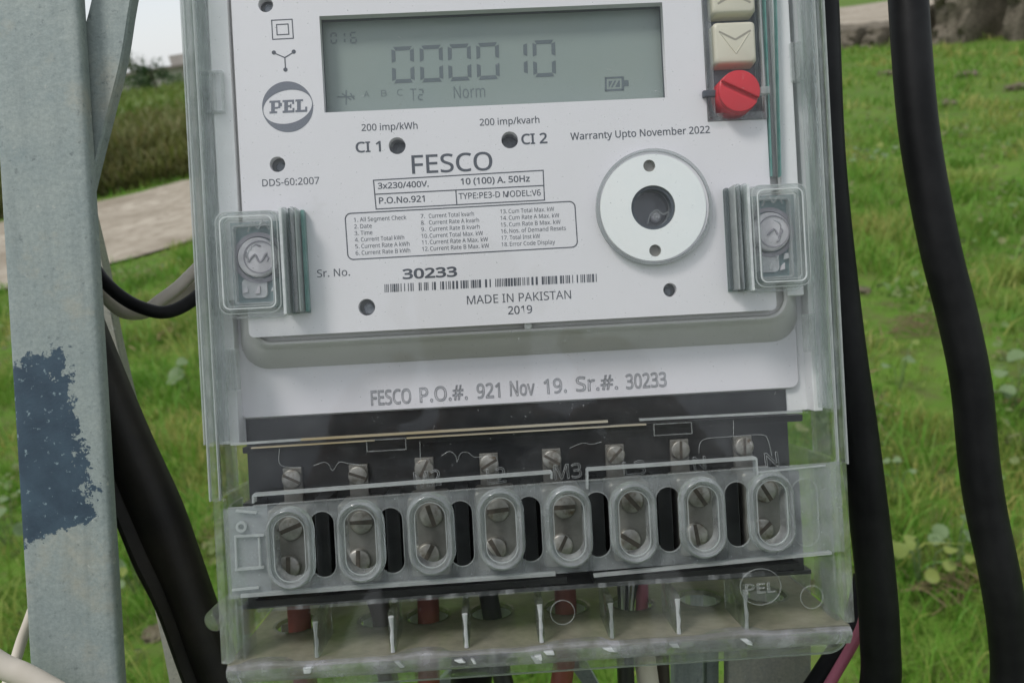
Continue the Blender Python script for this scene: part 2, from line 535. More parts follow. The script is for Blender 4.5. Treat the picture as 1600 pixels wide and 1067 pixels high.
def link(name, me, mat, parent=None, smooth=False, frame=None, auto=None):
    me.materials.append(M[mat] if isinstance(mat, str) else mat)
    if smooth:
        for p in me.polygons:
            p.use_smooth = True
        me.set_sharp_from_angle(angle=RAD(auto or 40))
    o = bpy.data.objects.new(name, me)
    COL.objects.link(o)
    if parent is not None:
        o.parent = parent
    elif frame is not None:
        # own origin at the middle of the thing
        c = Vector([sum(v.co[i] for v in me.vertices) / len(me.vertices) for i in range(3)])
        me.transform(Matrix.Translation(-c))
        o.matrix_world = frame @ Matrix.Translation(c)
    return o


def catmull(P, n):
    out = []
    for i in range(len(P) - 1):
        p0, p1, p2, p3 = P[max(i - 1, 0)], P[i], P[i + 1], P[min(i + 2, len(P) - 1)]
        for k in range(n):
            t = k / n
            out.append(0.5 * ((2 * p1) + (p2 - p0) * t + (2 * p0 - 5 * p1 + 4 * p2 - p3) * t * t + (3 * p1 - p0 - 3 * p2 + p3) * t ** 3))
    out.append(P[-1])
    return out


def rrect(x0, x1, y0, y1, r, seg=6):
    """rounded rectangle, counter-clockwise"""
    pts = []
    for cx, cy, a in ((x1 - r, y1 - r, 0), (x0 + r, y1 - r, 90), (x0 + r, y0 + r, 180), (x1 - r, y0 + r, 270)):
        for k in range(seg + 1):
            t = RAD(a + 90 * k / seg)
            pts.append((cx + r * math.cos(t), cy + r * math.sin(t)))
    return pts


def stadium(cx, cy, rx, ry, seg=14):
    return rrect(cx - rx, cx + rx, cy - ry, cy + ry, rx * 0.999, seg)


def circle(cx, cy, r, seg=28, ry=None, rot=0.0):
    ry = r if ry is None else ry
    c, s = math.cos(rot), math.sin(rot)
    o = []
    for k in range(seg):
        a = 2 * math.pi * k / seg
        x, y = r * math.cos(a), ry * math.sin(a)
        o.append((cx + x * c - y * s, cy + x * s + y * c))
    return o


def plate(outline, holes, z0, z1, name, mat, parent, axes=None, smooth=False):
    """flat sheet with holes cut through it, z0..z1 thick (mm)"""
    cu = bpy.data.curves.new(name, 'CURVE')
    cu.dimensions = '2D'
    cu.fill_mode = 'BOTH'
    cu.extrude = (z1 - z0) / 2 * MM
    for o in [outline] + holes:
        s = cu.splines.new('POLY')
        s.points.add(len(o) - 1)
        for i, p in enumerate(o):
            s.points[i].co = (p[0] * MM, p[1] * MM, 0, 1)
        s.use_cyclic_u = True
    ob = bpy.data.objects.new(name, cu)
    COL.objects.link(ob)
    bpy.context.view_layer.update()
    me = bpy.data.meshes.new_from_object(ob.evaluated_get(bpy.context.evaluated_depsgraph_get()))
    bpy.data.objects.remove(ob)
    bpy.data.curves.remove(cu)
    me.name = name
    me.transform(Matrix.Translation((0, 0, (z0 + z1) / 2 * MM)))
    if axes is not None:
        me.transform(axes)
    me.materials.clear()
    return link(name, me, mat, parent, smooth)


_font = None
try:
    import os
    _fp = os.path.join(bpy.utils.resource_path('LOCAL'), 'datafiles', 'fonts', 'NotoSansMath-Regular.woff2')
    if os.path.exists(_fp):
        _font = bpy.data.fonts.load(_fp)      # a plain sans that ships with Blender
except Exception:
    _font = None


def text_mesh(body, offset=0.0, outline=False, sx=1.0):
    cu = bpy.data.curves.new('lettering', 'FONT')
    cu.body = body
    cu.size = 1.0
    cu.resolution_u = 3
    if _font is not None:
        cu.font = _font
    cu.offset = offset
    if outline:
        cu.fill_mode = 'NONE'
        cu.bevel_depth = outline
        cu.bevel_resolution = 0
    ob = bpy.data.objects.new('lettering', cu)
    COL.objects.link(ob)
    bpy.context.view_layer.update()
    me = bpy.data.meshes.new_from_object(ob.evaluated_get(bpy.context.evaluated_depsgraph_get()))
    bpy.data.objects.remove(ob)
    bpy.data.curves.remove(cu)
    me.materials.clear()
    return me


_H = text_mesh('H')
CAPH = max(v.co.y for v in _H.vertices)


def lettering(body, pl, pr, cap, parent, mat='print', w=0.05, bold=0.0, outline=False, name='lettering'):
    """flat print: baseline from pixel pl to pixel pr, capitals CAP pixels high"""
    me = text_mesh(body, bold, outline)
    xs = [v.co.x for v in me.vertices]
    x0, x1 = min(xs), max(xs)
    a, b = Vector(L3(*pl, w)), Vector(L3(*pr, w))
    u = b - a
    wd = u.length
    u.normalize()
    v = Vector((-u.y, u.x, 0))
    sx = wd / (x1 - x0)
    sy = cap * (DIST - w) / FPX / CAPH
    for q in me.vertices:
        x, y, z = q.co
        q.co = (a + u * ((x - x0) * sx) + v * (y * sy) + Vector((0, 0, z * sy if outline else 0))) * MM
    me.name = name
    return link(name, me, mat, parent)


def strokes(segs, wpx, w, name, mat, parent, thick=0.0):
    """flat printed lines: list of pixel polylines"""
    mb = MB()
    for poly in segs:
        pts = [Vector(L3(*p, w)) for p in poly]
        hw = wpx * (DIST - w) / FPX / 2
        for a, b in zip(pts[:-1], pts[1:]):
            d = (b - a).normalized()
            n = Vector((-d.y, d.x, 0)) * hw
            e = d * hw * 0.9
            q = [a - n - e, b - n + e, b + n + e, a + n - e]
            if thick:
                mb.prism([(p.x, p.y) for p in q], w, w + thick)
            else:
                mb.add(q, [(0, 1, 2, 3)])
    return mb.build(name, mat, parent)


def empty(name, label, cat, mw, group=None):
    o = bpy.data.objects.new(name, None)
    o.empty_display_size = 0.05
    COL.objects.link(o)
    o.matrix_world = mw
    o['label'] = label
    o['category'] = cat
    if group:
        o['group'] = group
    return o


def tag(o, label, cat, group=None):
    o['label'] = label
    o['category'] = cat
    if group:
        o['group'] = group
    return o


# ================================================================== SETTING
def poly_ground(name, mat, pts, z, sub=0, kind='structure', bumpy=0.0):
    bm = bmesh.new()
    vs = [bm.verts.new((p[0], p[1], z)) for p in pts]
    bm.faces.new(vs).normal_update()
    bmesh.ops.triangulate(bm, faces=bm.faces)
    if sub:
        for _ in range(sub):
            bmesh.ops.subdivide_edges(bm, edges=bm.edges, cuts=1, use_grid_fill=True)
        for v in bm.verts:
            if not v.is_boundary:
                v.co.z += bumpy * noise.noise(v.co * 1.3) + bumpy * 0.5 * noise.noise(v.co * 4.1)
    bmesh.ops.recalc_face_normals(bm, faces=bm.faces)
    me = bpy.data.meshes.new(name)
    bm.to_mesh(me)
    bm.free()
    if me.polygons[0].normal.z < 0:
        me.flip_normals()
    o = link(name, me, mat, None, True)
    o['kind'] = kind
    return o


def earth(name, a, b, c, s=1.2, bd=0.02):
    m, t, out = nt(name)
    p = N(t, 'ShaderNodeBsdfPrincipled')
    p.inputs['Roughness'].default_value = 0.95
    p.inputs['Specular IOR Level'].default_value = 0.1
    col = mixcol(t, noise_mask(t, s, 0.35, 0.65, detail=8), a, b)
    col = mixcol(t, noise_mask(t, s * 9, 0.45, 0.7, detail=6), col, c)
    t.links.new(col, p.inputs['Base Color'])
    bp = N(t, 'ShaderNodeBump', Strength=0.5, Distance=bd)
    t.links.new(noise_mask(t, s * 14, 0.2, 0.8, detail=8), bp.inputs['Height'])
    t.links.new(bp.outputs[0], p.inputs['Normal'])
    t.links.new(p.outputs[0], out.inputs[0])
    return m


M['soil'] = earth('field_soil', (0.08, 0.16, 0.022), (0.11, 0.19, 0.03), (0.10, 0.10, 0.04), 0.9)
M['sand'] = earth('road_sand', (0.25, 0.215, 0.165), (0.42, 0.375, 0.305), (0.22, 0.185, 0.14), 0.8, 0.002)
M['bankearth'] = earth('bank_earth', (0.13, 0.112, 0.085), (0.20, 0.175, 0.135), (0.065, 0.056, 0.043), 2.5)

poly_ground('ground', 'soil', [(-400, -60), (400, -60), (400, 700), (-400, 700)], 0.0)
road_near = [(-14.0, -1.2), (-6.0, 4.25), (-3.23, 6.1), (-2.55, 6.6), (0.5, 8.6), (4.0, 12.2), (6.6, 17.2)]
road_far = [(14.0, 34.0), (6.0, 22.5), (1.0, 14.8), (-3.9, 10.5), (-4.93, 9.85), (-9.0, 7.3), (-18.0, 1.0)]
def ragged(P, amp):
    out = []
    for (ax_, ay_), (bx_, by_) in zip(P[:-1], P[1:]):
        n = max(1, int(math.hypot(bx_ - ax_, by_ - ay_) / 0.25))
        for k in range(n):
            px_, py_ = ax_ + (bx_ - ax_) * k / n, ay_ + (by_ - ay_) * k / n
            v = Vector((px_ * 0.9, py_ * 0.9, 0))
            out.append((px_ + amp * noise.noise(v) + amp * 0.5 * noise.noise(v * 3.7), py_ + amp * noise.noise(v + Vector((9, 3, 1))) + amp * 0.5 * noise.noise(v * 3.7 + Vector((2, 8, 1)))))
    return out + [P[-1]]


road_near = ragged(road_near, 0.30)
road_far = ragged(road_far, 0.35)
poly_ground('dirt_road', 'sand', road_near + [(9.6, 12.9), (16.0, 8.0), (34.0, 22.0)] + road_far, 0.02, 3, bumpy=0.03)

# ---- earth bank holding up the road edge, with dark gaps between its lumps
def bank():
    a, b = Vector((6.3, 17.6, 0)), Vector((10.4, 9.2, 0))
    u = (b - a)
    ln = u.length
    u.normalize()
    n = Vector((u.y, -u.x, 0))
    if n.dot(Vector((-6, -12, 0))) < 0:
        n = -n
    nu, nv = 320, 14
    vs, fs = [], []
    for i in range(nu):
        s = ln * i / (nu - 1)
        hb = 0.34 + 0.62 * min(1.0, max(0.0, (s - 3.3) / 1.0))
        for j in range(nv):
            if j < 8:
                h, out = j / 7 * hb, 0.12 * (1 - j / 7)
            else:
                h, out = hb + 0.02 * (j - 8) / 5, -0.22 * (j - 7)
            p = a + u * s + n * out + Vector((0, 0, h - 0.02))
            # upright gaps: the lumps between them stand proud
            gap = 0.0
            for g, wdt in ((4.95, 0.24), (5.75, 0.16), (3.1, 0.10), (3.9, 0.07), (2.5, 0.06), (1.2, 0.07), (7.2, 0.12)):
                gap = max(gap, math.exp(-((s - g) / wdt) ** 4))
            if j < 9:
                p -= n * (0.75 * gap)
            q = Vector((p.x, p.y, p.z * 1.5)) * 2.2
            p += n * (0.15 * noise.noise(q) + 0.13 * noise.noise(q * 2.7) + 0.07 * noise.noise(q * 6.1)) + Vector((0, 0, 0.05 * noise.noise(q * 2.2) if j else 0))
            vs.append(p)
    for i in range(nu - 1):
        for j in range(nv - 1):
            k = i * nv + j
            fs.append((k, k + nv, k + nv + 1, k + 1))
    me = bpy.data.meshes.new('earth_bank')
    me.from_pydata([tuple(p) for p in vs], [], fs)
    o = link('earth_bank', me, 'bankearth', None, True)
    o['kind'] = 'structure'


bank()

# ---- grass
def blades(name, P, h, wd, lean, tint, mat):
    """one mesh of bent three-face blades from arrays"""
    n = len(P)
    ang = rng.uniform(0, 2 * math.pi, n)
    dx, dy = np.cos(ang), np.sin(ang)
    la = rng.uniform(0, 2 * math.pi, n)
    lx, ly = np.cos(la) * lean * h, np.sin(la) * lean * h
    V = np.zeros((n, 5, 3))
    for k, (fh, fw, fl) in enumerate(((0, -1, 0), (0, 1, 0), (0.55, 0.75, 0.35), (0.55, -0.75, 0.35), (1.0, 0, 1.0))):
        V[:, k, 0] = P[:, 0] + dx * wd * fw * 0.5 + lx * fl
        V[:, k, 1] = P[:, 1] + dy * wd * fw * 0.5 + ly * fl
        V[:, k, 2] = P[:, 2] + h * fh * np.sqrt(np.maximum(0.05, 1 - (lean * fl) ** 2 * 0.6))
    base = (np.arange(n) * 5)[:, None]
    quads = base + np.array([0, 1, 2, 3])
    tris = base + np.array([3, 2, 4])
    me = bpy.data.meshes.new(name)
    me.vertices.add(n * 5)
    me.vertices.foreach_set('co', V.reshape(-1))
    loops = np.concatenate([quads.reshape(-1), tris.reshape(-1)])
    me.loops.add(len(loops))
    me.loops.foreach_set('vertex_index', loops)
    me.polygons.add(2 * n)
    starts = np.concatenate([np.arange(n) * 4, 4 * n + np.arange(n) * 3])
    me.polygons.foreach_set('loop_start', starts)
    me.update(calc_edges=True)
    at = me.attributes.new('tint', 'FLOAT', 'POINT')
    at.data.foreach_set('value', np.repeat(tint, 5).astype(np.float32))
    o = link(name, me, mat)
    o['kind'] = 'stuff'
    return o


def vnoise(x, y, s, seed=0):
    return np.array([noise.noise(Vector((a * s + seed, b * s - seed, 0.37 * seed))) for a, b in zip(x, y)])


def in_poly(x, y, poly):
    r = np.zeros(len(x), bool)
    j = len(poly) - 1
    for i in range(len(poly)):
        xi, yi = poly[i]
        xj, yj = poly[j]
        c = ((yi > y) != (yj > y)) & (x < (xj - xi) * (y - yi) / (yj - yi + 1e-12) + xi)
        r ^= c
        j = i
    return r


ROADPOLY = road_near + [(9.6, 12.9), (16.0, 8.0), (34.0, 22.0)] + road_far
M['grass'] = leafy('grass_blades', (0.150, 0.325, 0.034), (0.100, 0.255, 0.026), 1.5, 'tint', (0.42, 0.39, 0.12))


def grow():
    xs, ys, hs, ws, ts = [], [], [], [], []
    for r0, r1, dens, wd, hh in ((0.35, 2.6, 6500, 0.0042, 0.075), (2.6, 5.0, 2600, 0.0060, 0.08), (5.0, 9.0, 900, 0.010, 0.085), (9.0, 20.0, 230, 0.020, 0.10)):
        half = RAD(47)
        n = int(half * (r1 * r1 - r0 * r0) * dens)
        r = np.sqrt(rng.uniform(r0 * r0, r1 * r1, n))
        a = rng.uniform(-half, half, n)
        x, y = r * np.sin(a), r * np.cos(a)
        big = vnoise(x, y, 1.6, 3)
        fine = vnoise(x, y, 6.0, 8)
        keep = rng.uniform(0, 1, n) < np.where(vnoise(x, y, 0.9, 21) + 0.4 * fine < -0.33, 0.10, np.clip(0.9 + 0.8 * big + 0.8 * fine, 0.12, 1))
        edge = 0.28 * vnoise(x, y, 1.2, 5) + 0.22 * vnoise(x, y, 5.0, 6) + rng.normal(0, 0.07, n)
        keep &= ~in_poly(x + edge, y + edge, ROADPOLY)
        x, y, big, fine = x[keep], y[keep], big[keep], fine[keep]
        m = len(x)
        xs.append(x); ys.append(y)
        hs.append(hh * (0.75 + 1.3 * np.clip(big + 0.6 * fine, -0.45, 0.9)) * rng.uniform(0.55, 1.35, m))
        ws.append(wd * rng.uniform(0.6, 1.3, m))
        dry = np.clip(vnoise(x, y, 2.3, 12) * 1.8 + 0.5 * vnoise(x, y, 0.7, 31) + 0.05, 0, 1)
        ts.append(np.clip(rng.uniform(-0.1, 0.3, m) + dry * rng.uniform(0.2, 1.0, m) + (rng.uniform(0, 1, m) < 0.05) * 0.5, 0, 1))
    # taller tufts scattered through the near grass
    for _ in range(260):
        r = math.sqrt(random.uniform(0.8, 42.0))
        a = random.uniform(-RAD(46), RAD(46))
        cx_, cy_ = r * math.sin(a), r * math.cos(a)
        m = int(random.uniform(25, 80))
        sp = random.uniform(0.02, 0.09) * (1 + r * 0.12)
        tx, ty = cx_ + rng.normal(0, sp, m), cy_ + rng.normal(0, sp, m)
        ok = ~in_poly(tx, ty, ROADPOLY)
        tx, ty = tx[ok], ty[ok]
        m = len(tx)
        xs.append(tx); ys.append(ty)
        hs.append(random.uniform(0.10, 0.22) * rng.uniform(0.5, 1.2, m))
        ws.append(np.full(m, 0.0035 + 0.0011 * r) * rng.uniform(0.6, 1.4, m))
        ts.append(np.clip(rng.uniform(-0.1, 0.25, m) + (random.random() < 0.3) * 0.45, 0, 1))
    x = np.concatenate(xs); y = np.concatenate(ys)
    P = np.stack([x, y, np.zeros(len(x))], 1)
    h = np.concatenate(hs)
    blades('grass', P, h, np.concatenate(ws), rng.uniform(0.35, 0.95, len(x)), np.concatenate(ts), 'grass')


grow()

# ---- tall crop beyond the road
M['crop'] = leafy('crop_leaves', (0.16, 0.19, 0.045), (0.12, 0.14, 0.04), 0.8, 'tint', (0.24, 0.19, 0.09))
M['crop2'] = leafy('field_leaves', (0.15, 0.23, 0.04), (0.12, 0.19, 0.035), 0.3, 'tint', (0.22, 0.22, 0.07))


def crop(name, n, corner, u, v, lu, lv, hgt, mat, lh, lw, front):
    s = rng.uniform(0, lu, n)
    d = np.where(rng.uniform(0, 1, n) < front, rng.uniform(0, 1.0, n) ** 1.5 * 1.3, rng.uniform(0, lv, n))
    x = corner[0] + u[0] * s + v[0] * d
    y = corner[1] + u[1] * s + v[1] * d
    x += 0.2 * vnoise(x, y, 0.8, 4)
    z = np.maximum(0.0, rng.uniform(-0.1, 1.0, n)) * hgt * (0.85 + 0.25 * vnoise(x, y, 0.9, 9)) * np.clip(0.45 + d / 0.9, 0.45, 1.0)
    z = np.maximum(z - lh * 0.5, 0)
    P = np.stack([x, y, z], 1)
    blades(name, P, lh * rng.uniform(0.6, 1.3, n), lw * rng.uniform(0.6, 1.3, n), rng.uniform(0.4, 0.95, n), np.clip(rng.uniform(-0.2, 0.6, n), 0, 1), mat)


_u = Vector((1.0, 0.62, 0)).normalized()
_v = Vector((-0.62, 1.0, 0)).normalized()
_c = G(150, 312) + _v * 0.15 - _u * 8
crop('standing_crop', 60000, _c, _u, _v, 20, 9.0, 0.80, 'crop', 0.20, 0.035, 0.55)
_c2 = _c + _v * 11.0 - _u * 10
crop('young_crop', 40000, _c2, _u, _v, 46, 45.0, 0.72, 'crop2', 0.34, 0.12, 0.1)

# ---- far buildings and trees
M['fwall'] = solid('far_wall', (0.36, 0.33, 0.30), (0.43, 0.40, 0.36), rough=0.9, scale=0.6)
M['froof'] = solid('far_roof', (0.20, 0.175, 0.155), rough=0.9)
M['fwin'] = solid('far_opening', (0.05, 0.048, 0.045), rough=0.6)
M['bark'] = solid('bark', (0.08, 0.065, 0.05), (0.12, 0.10, 0.075), rough=0.9, scale=8)
M['leafdark'] = leafy('leaf_dark', (0.06, 0.105, 0.05), (0.085, 0.135, 0.055), 0.8)
M['leafmid'] = leafy('leaf_mid', (0.08, 0.15, 0.045), (0.11, 0.18, 0.05), 0.8)
M['leafpale'] = leafy('leaf_pale', (0.085, 0.12, 0.07), (0.11, 0.145, 0.085), 0.8)


def building():
    p0, p1 = far(196, 128, 82), far(283, 118, 78)
    p0.z = p1.z = 0
    u = (p1 - p0).normalized()
    n = Vector((u.y, -u.x, 0))
    if n.y > 0:
        n = -n
    fr = Matrix(((u.x, -n.x, 0, p0.x), (u.y, -n.y, 0, p0.y), (0, 0, 1, 0), (0, 0, 0, 1)))
    e = empty('farm_building', 'long low pale brown farm building with a flat roof beyond the crop field', 'building', fr)
    top = far(240, 112, 80).z
    MB().box(-1.5, 24, 0, 8, 0, top).build('wall', 'fwall', e, scale=1)
    MB().box(-1.9, 24.4, -0.35, 8.3, top + 0.003, top + 0.25).build('roof', 'froof', e, scale=1)
    MB().box(4.2, 24.2, 1.5, 7.9, top + 0.253, top + 1.1).build('parapet', 'fwall', e, scale=1)
    for x in (1.6, 4.0, 8.5, 12.0, 16.5):
        MB().box(x, x + 0.9, -0.03, 0.1, 0.9, top - 0.45).build('window', 'fwin', e, scale=1)


building()


def tree(px, py_base, dist, hgt, wid, mat, label, nleaf=700, lsize=0.28, name='tree'):
    b = far(px, py_base, dist)
    e = empty(name, label, 'tree', Matrix.Translation((b.x, b.y, 0)), 'trees beyond the crop field')
    mb = MB()
    mb.tube([(0, 0, -0.1), (0.04, 0.02, hgt * 0.3), (-0.03, 0.05, hgt * 0.62), (0.02, 0, hgt * 0.9)], [hgt * 0.035, hgt * 0.028, hgt * 0.018, hgt * 0.006], 8, smooth_n=4)
    for k in range(6):
        a = k * 2.4
        z = hgt * (0.35 + 0.08 * k)
        mb.tube([(0, 0, z), (math.cos(a) * wid * 0.3, math.sin(a) * wid * 0.3, z + hgt * 0.14)], [hgt * 0.014, hgt * 0.004], 6)
    mb.build('trunk', 'bark', e, True, scale=1)
    lf = MB()
    cl = [(random.gauss(0, 0.28) * wid, random.gauss(0, 0.28) * wid, hgt * random.uniform(0.38, 0.95), random.uniform(0.12, 0.26) * wid) for _ in range(16)]
    for _ in range(nleaf):
        c = random.choice(cl)
        d = Vector((random.gauss(0, 1), random.gauss(0, 1), random.gauss(0, 1))).normalized() * c[3] * random.uniform(0.5, 1.1)
        p = Vector(c[:3]) + d
        a = Vector((random.gauss(0, 1), random.gauss(0, 1), random.gauss(0, 1))).normalized()
        s = a.cross(Vector((0.3, 0.5, 0.8))).normalized() * lsize * random.uniform(0.5, 1)
        a = a * lsize * random.uniform(0.5, 1)
        lf.add([p - s * 0.4, p + a * 0.5 - s * 0.1, p + a, p + a * 0.5 + s * 0.5], [(0, 1, 2, 3)])
    lf.build('crown', mat, e, scale=1)


tree(186, 142, 60, 3.1, 2.2, 'leafdark', 'dark bushy tree half hidden behind the curved steel brace')
tree(243, 138, 52, 2.25, 1.5, 'leafdark', 'small round dark green tree in front of the farm building')
tree(210, 125, 105, 4.6, 3.4, 'leafpale', 'pale hazy tree rising above the roof of the farm building', lsize=0.35)
tree(219, 137, 58, 1.25, 1.9, 'leafmid', 'low pale green bush at the foot of the farm building', 500, 0.2, name='bush')
tree(272, 128, 60, 1.15, 2.2, 'leafmid', 'wide low bush beside the clear meter cover, before the building', 500, 0.2, name='bush')

# ---- broad-leaved weeds
M['weed'] = leafy('weed_leaves', (0.17, 0.25, 0.11), (0.22, 0.30, 0.15), 6.0)
M['weedy'] = leafy('weed_leaves_yellow', (0.26, 0.30, 0.07), (0.20, 0.27, 0.07), 6.0)
M['straw'] = leafy('straw', (0.26, 0.20, 0.10), (0.20, 0.15, 0.08), 8.0)


def weed(px, py, n, size, spread, label, mat='weed', hgt=0.13):
    b = G(px, py)
    e = empty('broadleaf_weed', label, 'weed', Matrix.Translation(b), 'broad-leaved weeds in the grass')
    st = MB()
    for k in range(n):
        a = random.uniform(0, 6.28)
        r = spread * math.sqrt(random.uniform(0.05, 1))
        t = Vector((math.cos(a) * r, math.sin(a) * r, hgt * random.uniform(0.6, 1.5)))
        st.tube([(t.x * 0.15, t.y * 0.15, 0), t * 0.6 + Vector((0, 0, hgt * 0.3)), t], 0.0012, 5)
        nrm = Vector((random.gauss(0, 0.35), random.gauss(-0.25, 0.35), 1)).normalized()
        s = Vector((math.cos(a), math.sin(a), 0))
        s = (s - nrm * s.dot(nrm)).normalized()
        q = nrm.cross(s)
        z = size * random.uniform(0.6, 1.2)
        lf = MB()
        rim = [t + s * (z * (0.9 + math.cos(g)) * 0.5) + q * (z * 0.46 * math.sin(g)) + nrm * (0.12 * z * math.cos(2 * g)) for g in [2 * math.pi * i / 10 for i in range(10)]]
        mid = t + s * z * 0.45 - nrm * 0.04 * z
        lf.add([mid] + rim, [(0, 1 + i, 1 + (i + 1) % 10) for i in range(10)])
        lf.build('leaf', mat if random.random() < 0.85 else 'weedy', e, True, scale=1)
    st.build('stem', 'weed', e, scale=1)


weed(1490, 900, 9, 0.034, 0.055, 'pale round-leaved weed with straw beside it, between the black cables')
weed(1440, 925, 8, 0.040, 0.05, 'yellowish broad-leaved weed close beside the thick black cable by the meter', 'weedy')
weed(1590, 655, 9, 0.055, 0.09, 'pale weed over a dark hollow by the outer black cable')
weed(1400, 785, 4, 0.034, 0.05, 'few pale leaves lying low next to the meter side cable')
weed(1405, 610, 4, 0.034, 0.05, 'small light leaf pair in the grass halfway up between the cables')
weed(298, 605, 3, 0.075, 0.05, 'single large pale leaf in the grass beside the clear meter cover')
weed(215, 930, 7, 0.045, 0.07, 'cluster of whitish leaves between the steel post and the dark brace')
weed(15, 850, 8, 0.045, 0.10, 'pale leaves beside the outer edge of the steel post')
weed(1360, 255, 10, 0.06, 0.16, 'low greyish weed clump in the mid field right of the meter', 'weed', 0.08)

def ground_cover():
    vs, fs, tn = [], [], []
    for _ in range(170):
        r = math.sqrt(random.uniform(0.9, 80.0))
        a = random.uniform(-RAD(46), RAD(46))
        cx_, cy_ = r * math.sin(a), r * math.cos(a)
        if in_poly(np.array([cx_]), np.array([cy_]), ROADPOLY)[0]:
            continue
        kind = random.random()
        for q in range(random.randint(8, 34)):
            sp = random.uniform(0.03, 0.16)
            p = Vector((cx_ + random.gauss(0, sp), cy_ + random.gauss(0, sp), random.uniform(0.015, 0.10)))
            ang = random.uniform(0, 6.28)
            nrm = Vector((random.gauss(0, 0.5), random.gauss(-0.2, 0.5), 1)).normalized()
            s_ = Vector((math.cos(ang), math.sin(ang), 0))
            s_ = (s_ - nrm * s_.dot(nrm)).normalized()
            t_ = nrm.cross(s_)
            z = random.uniform(0.018, 0.05)
            wd = z * random.uniform(0.25, 0.5) if kind < 0.75 else z * 0.1
            if kind >= 0.75:
                z *= 2.2
            k = len(vs)
            vs += [tuple(p - s_ * z * 0.5), tuple(p - s_ * z * 0.15 + t_ * wd + nrm * wd * 0.3), tuple(p + s_ * z * 0.2 + t_ * wd * 0.9 + nrm * wd * 0.3), tuple(p + s_ * z * 0.55 - nrm * wd * 0.3), tuple(p + s_ * z * 0.2 - t_ * wd * 0.9 + nrm * wd * 0.2), tuple(p - s_ * z * 0.15 - t_ * wd + nrm * wd * 0.3)]
            fs += [(k, k + 1, k + 2, k + 3), (k, k + 3, k + 4, k + 5)]
            tn += [random.uniform(0, 0.5) if kind < 0.75 else random.uniform(0.7, 1)] * 6
    me = bpy.data.meshes.new('ground_cover')
    me.from_pydata(vs, [], fs)
    at = me.attributes.new('tint', 'FLOAT', 'POINT')
    at.data.foreach_set('value', np.array(tn, dtype=np.float32))
    o = link('ground_cover', me, 'cover')
    o['kind'] = 'stuff'


M['cover'] = leafy('cover_leaves', (0.12, 0.23, 0.06), (0.19, 0.28, 0.10), 5.0, 'tint', (0.30, 0.21, 0.11))
ground_cover()

# dry straw tufts and dark clods
def straw(px, py, n, ln, label):
    b = G(px, py)
    mb = MB()
    for _ in range(n):
        a = random.uniform(0, 6.28)
        c = Vector((random.gauss(0, ln * 0.5), random.gauss(0, ln * 0.35), random.uniform(0.01, 0.06)))
        d = Vector((math.cos(a), math.sin(a), random.uniform(-0.1, 0.3))) * ln * random.uniform(0.4, 1)
        mb.tube([c - d * 0.5, c + Vector((0, 0, 0.01)), c + d * 0.5], 0.0016, 4)
    o = mb.build('straw_tuft', 'straw', None, scale=1)
    o.location = b
    o['kind'] = 'stuff'


straw(1470, 925, 60, 0.10, '')
straw(1430, 520, 50, 0.16, '')
straw(1590, 640, 40, 0.12, '')
M['clod'] = earth('clod_earth', (0.10, 0.085, 0.05), (0.16, 0.14, 0.095), (0.22, 0.20, 0.14), 12)


def clod(px, py, r, label):
    b = G(px, py)
    bm = bmesh.new()
    r *= 0.6
    bmesh.ops.create_icosphere(bm, subdivisions=3, radius=r)
    for v in bm.verts:
        v.co *= 1 + 0.45 * noise.noise(v.co * (2.2 / r) + Vector((px, py, 0))) + 0.2 * noise.noise(v.co * (6 / r))
        v.co.z *= 0.4
    me = bpy.data.meshes.new('earth_clod')
    bm.to_mesh(me)
    bm.free()
    o = link('earth_clod', me, 'clod', None, True)
    o.location = b + Vector((0, 0, r * 0.12))
    tag(o, label, 'clod', 'clods of earth in the grass')


clod(1382, 118, 0.20, 'brown clod nearest the earth bank, between the black cables')
clod(1475, 165, 0.17, 'dark clod just outside the outer black cable, mid field')
clod(1510, 120, 0.22, 'flat brown clod in front of the earth bank beyond the outer cable')
clod(1590, 140, 0.20, 'dark clod at the edge of the picture below the earth bank')
clod(1345, 455, 0.07, 'small dark clod touching the edge of the cable beside the meter')
clod(1595, 690, 0.07, 'dark lump of earth under the pale weed')
clod(245, 990, 0.06, 'lump of dark earth between post and brace')

# ================================================================== STEEL AND CABLES
def bar(name, pts, w0, w1, mat, label, cat, bevel=0.6, group=None):
    mb = MB()
    mb.prism([L(*p, w1) for p in pts], w0, w1)
    o = mb.build(name, mat, None, frame=MF, bevel=bevel)
    return tag(o, label, cat, group)


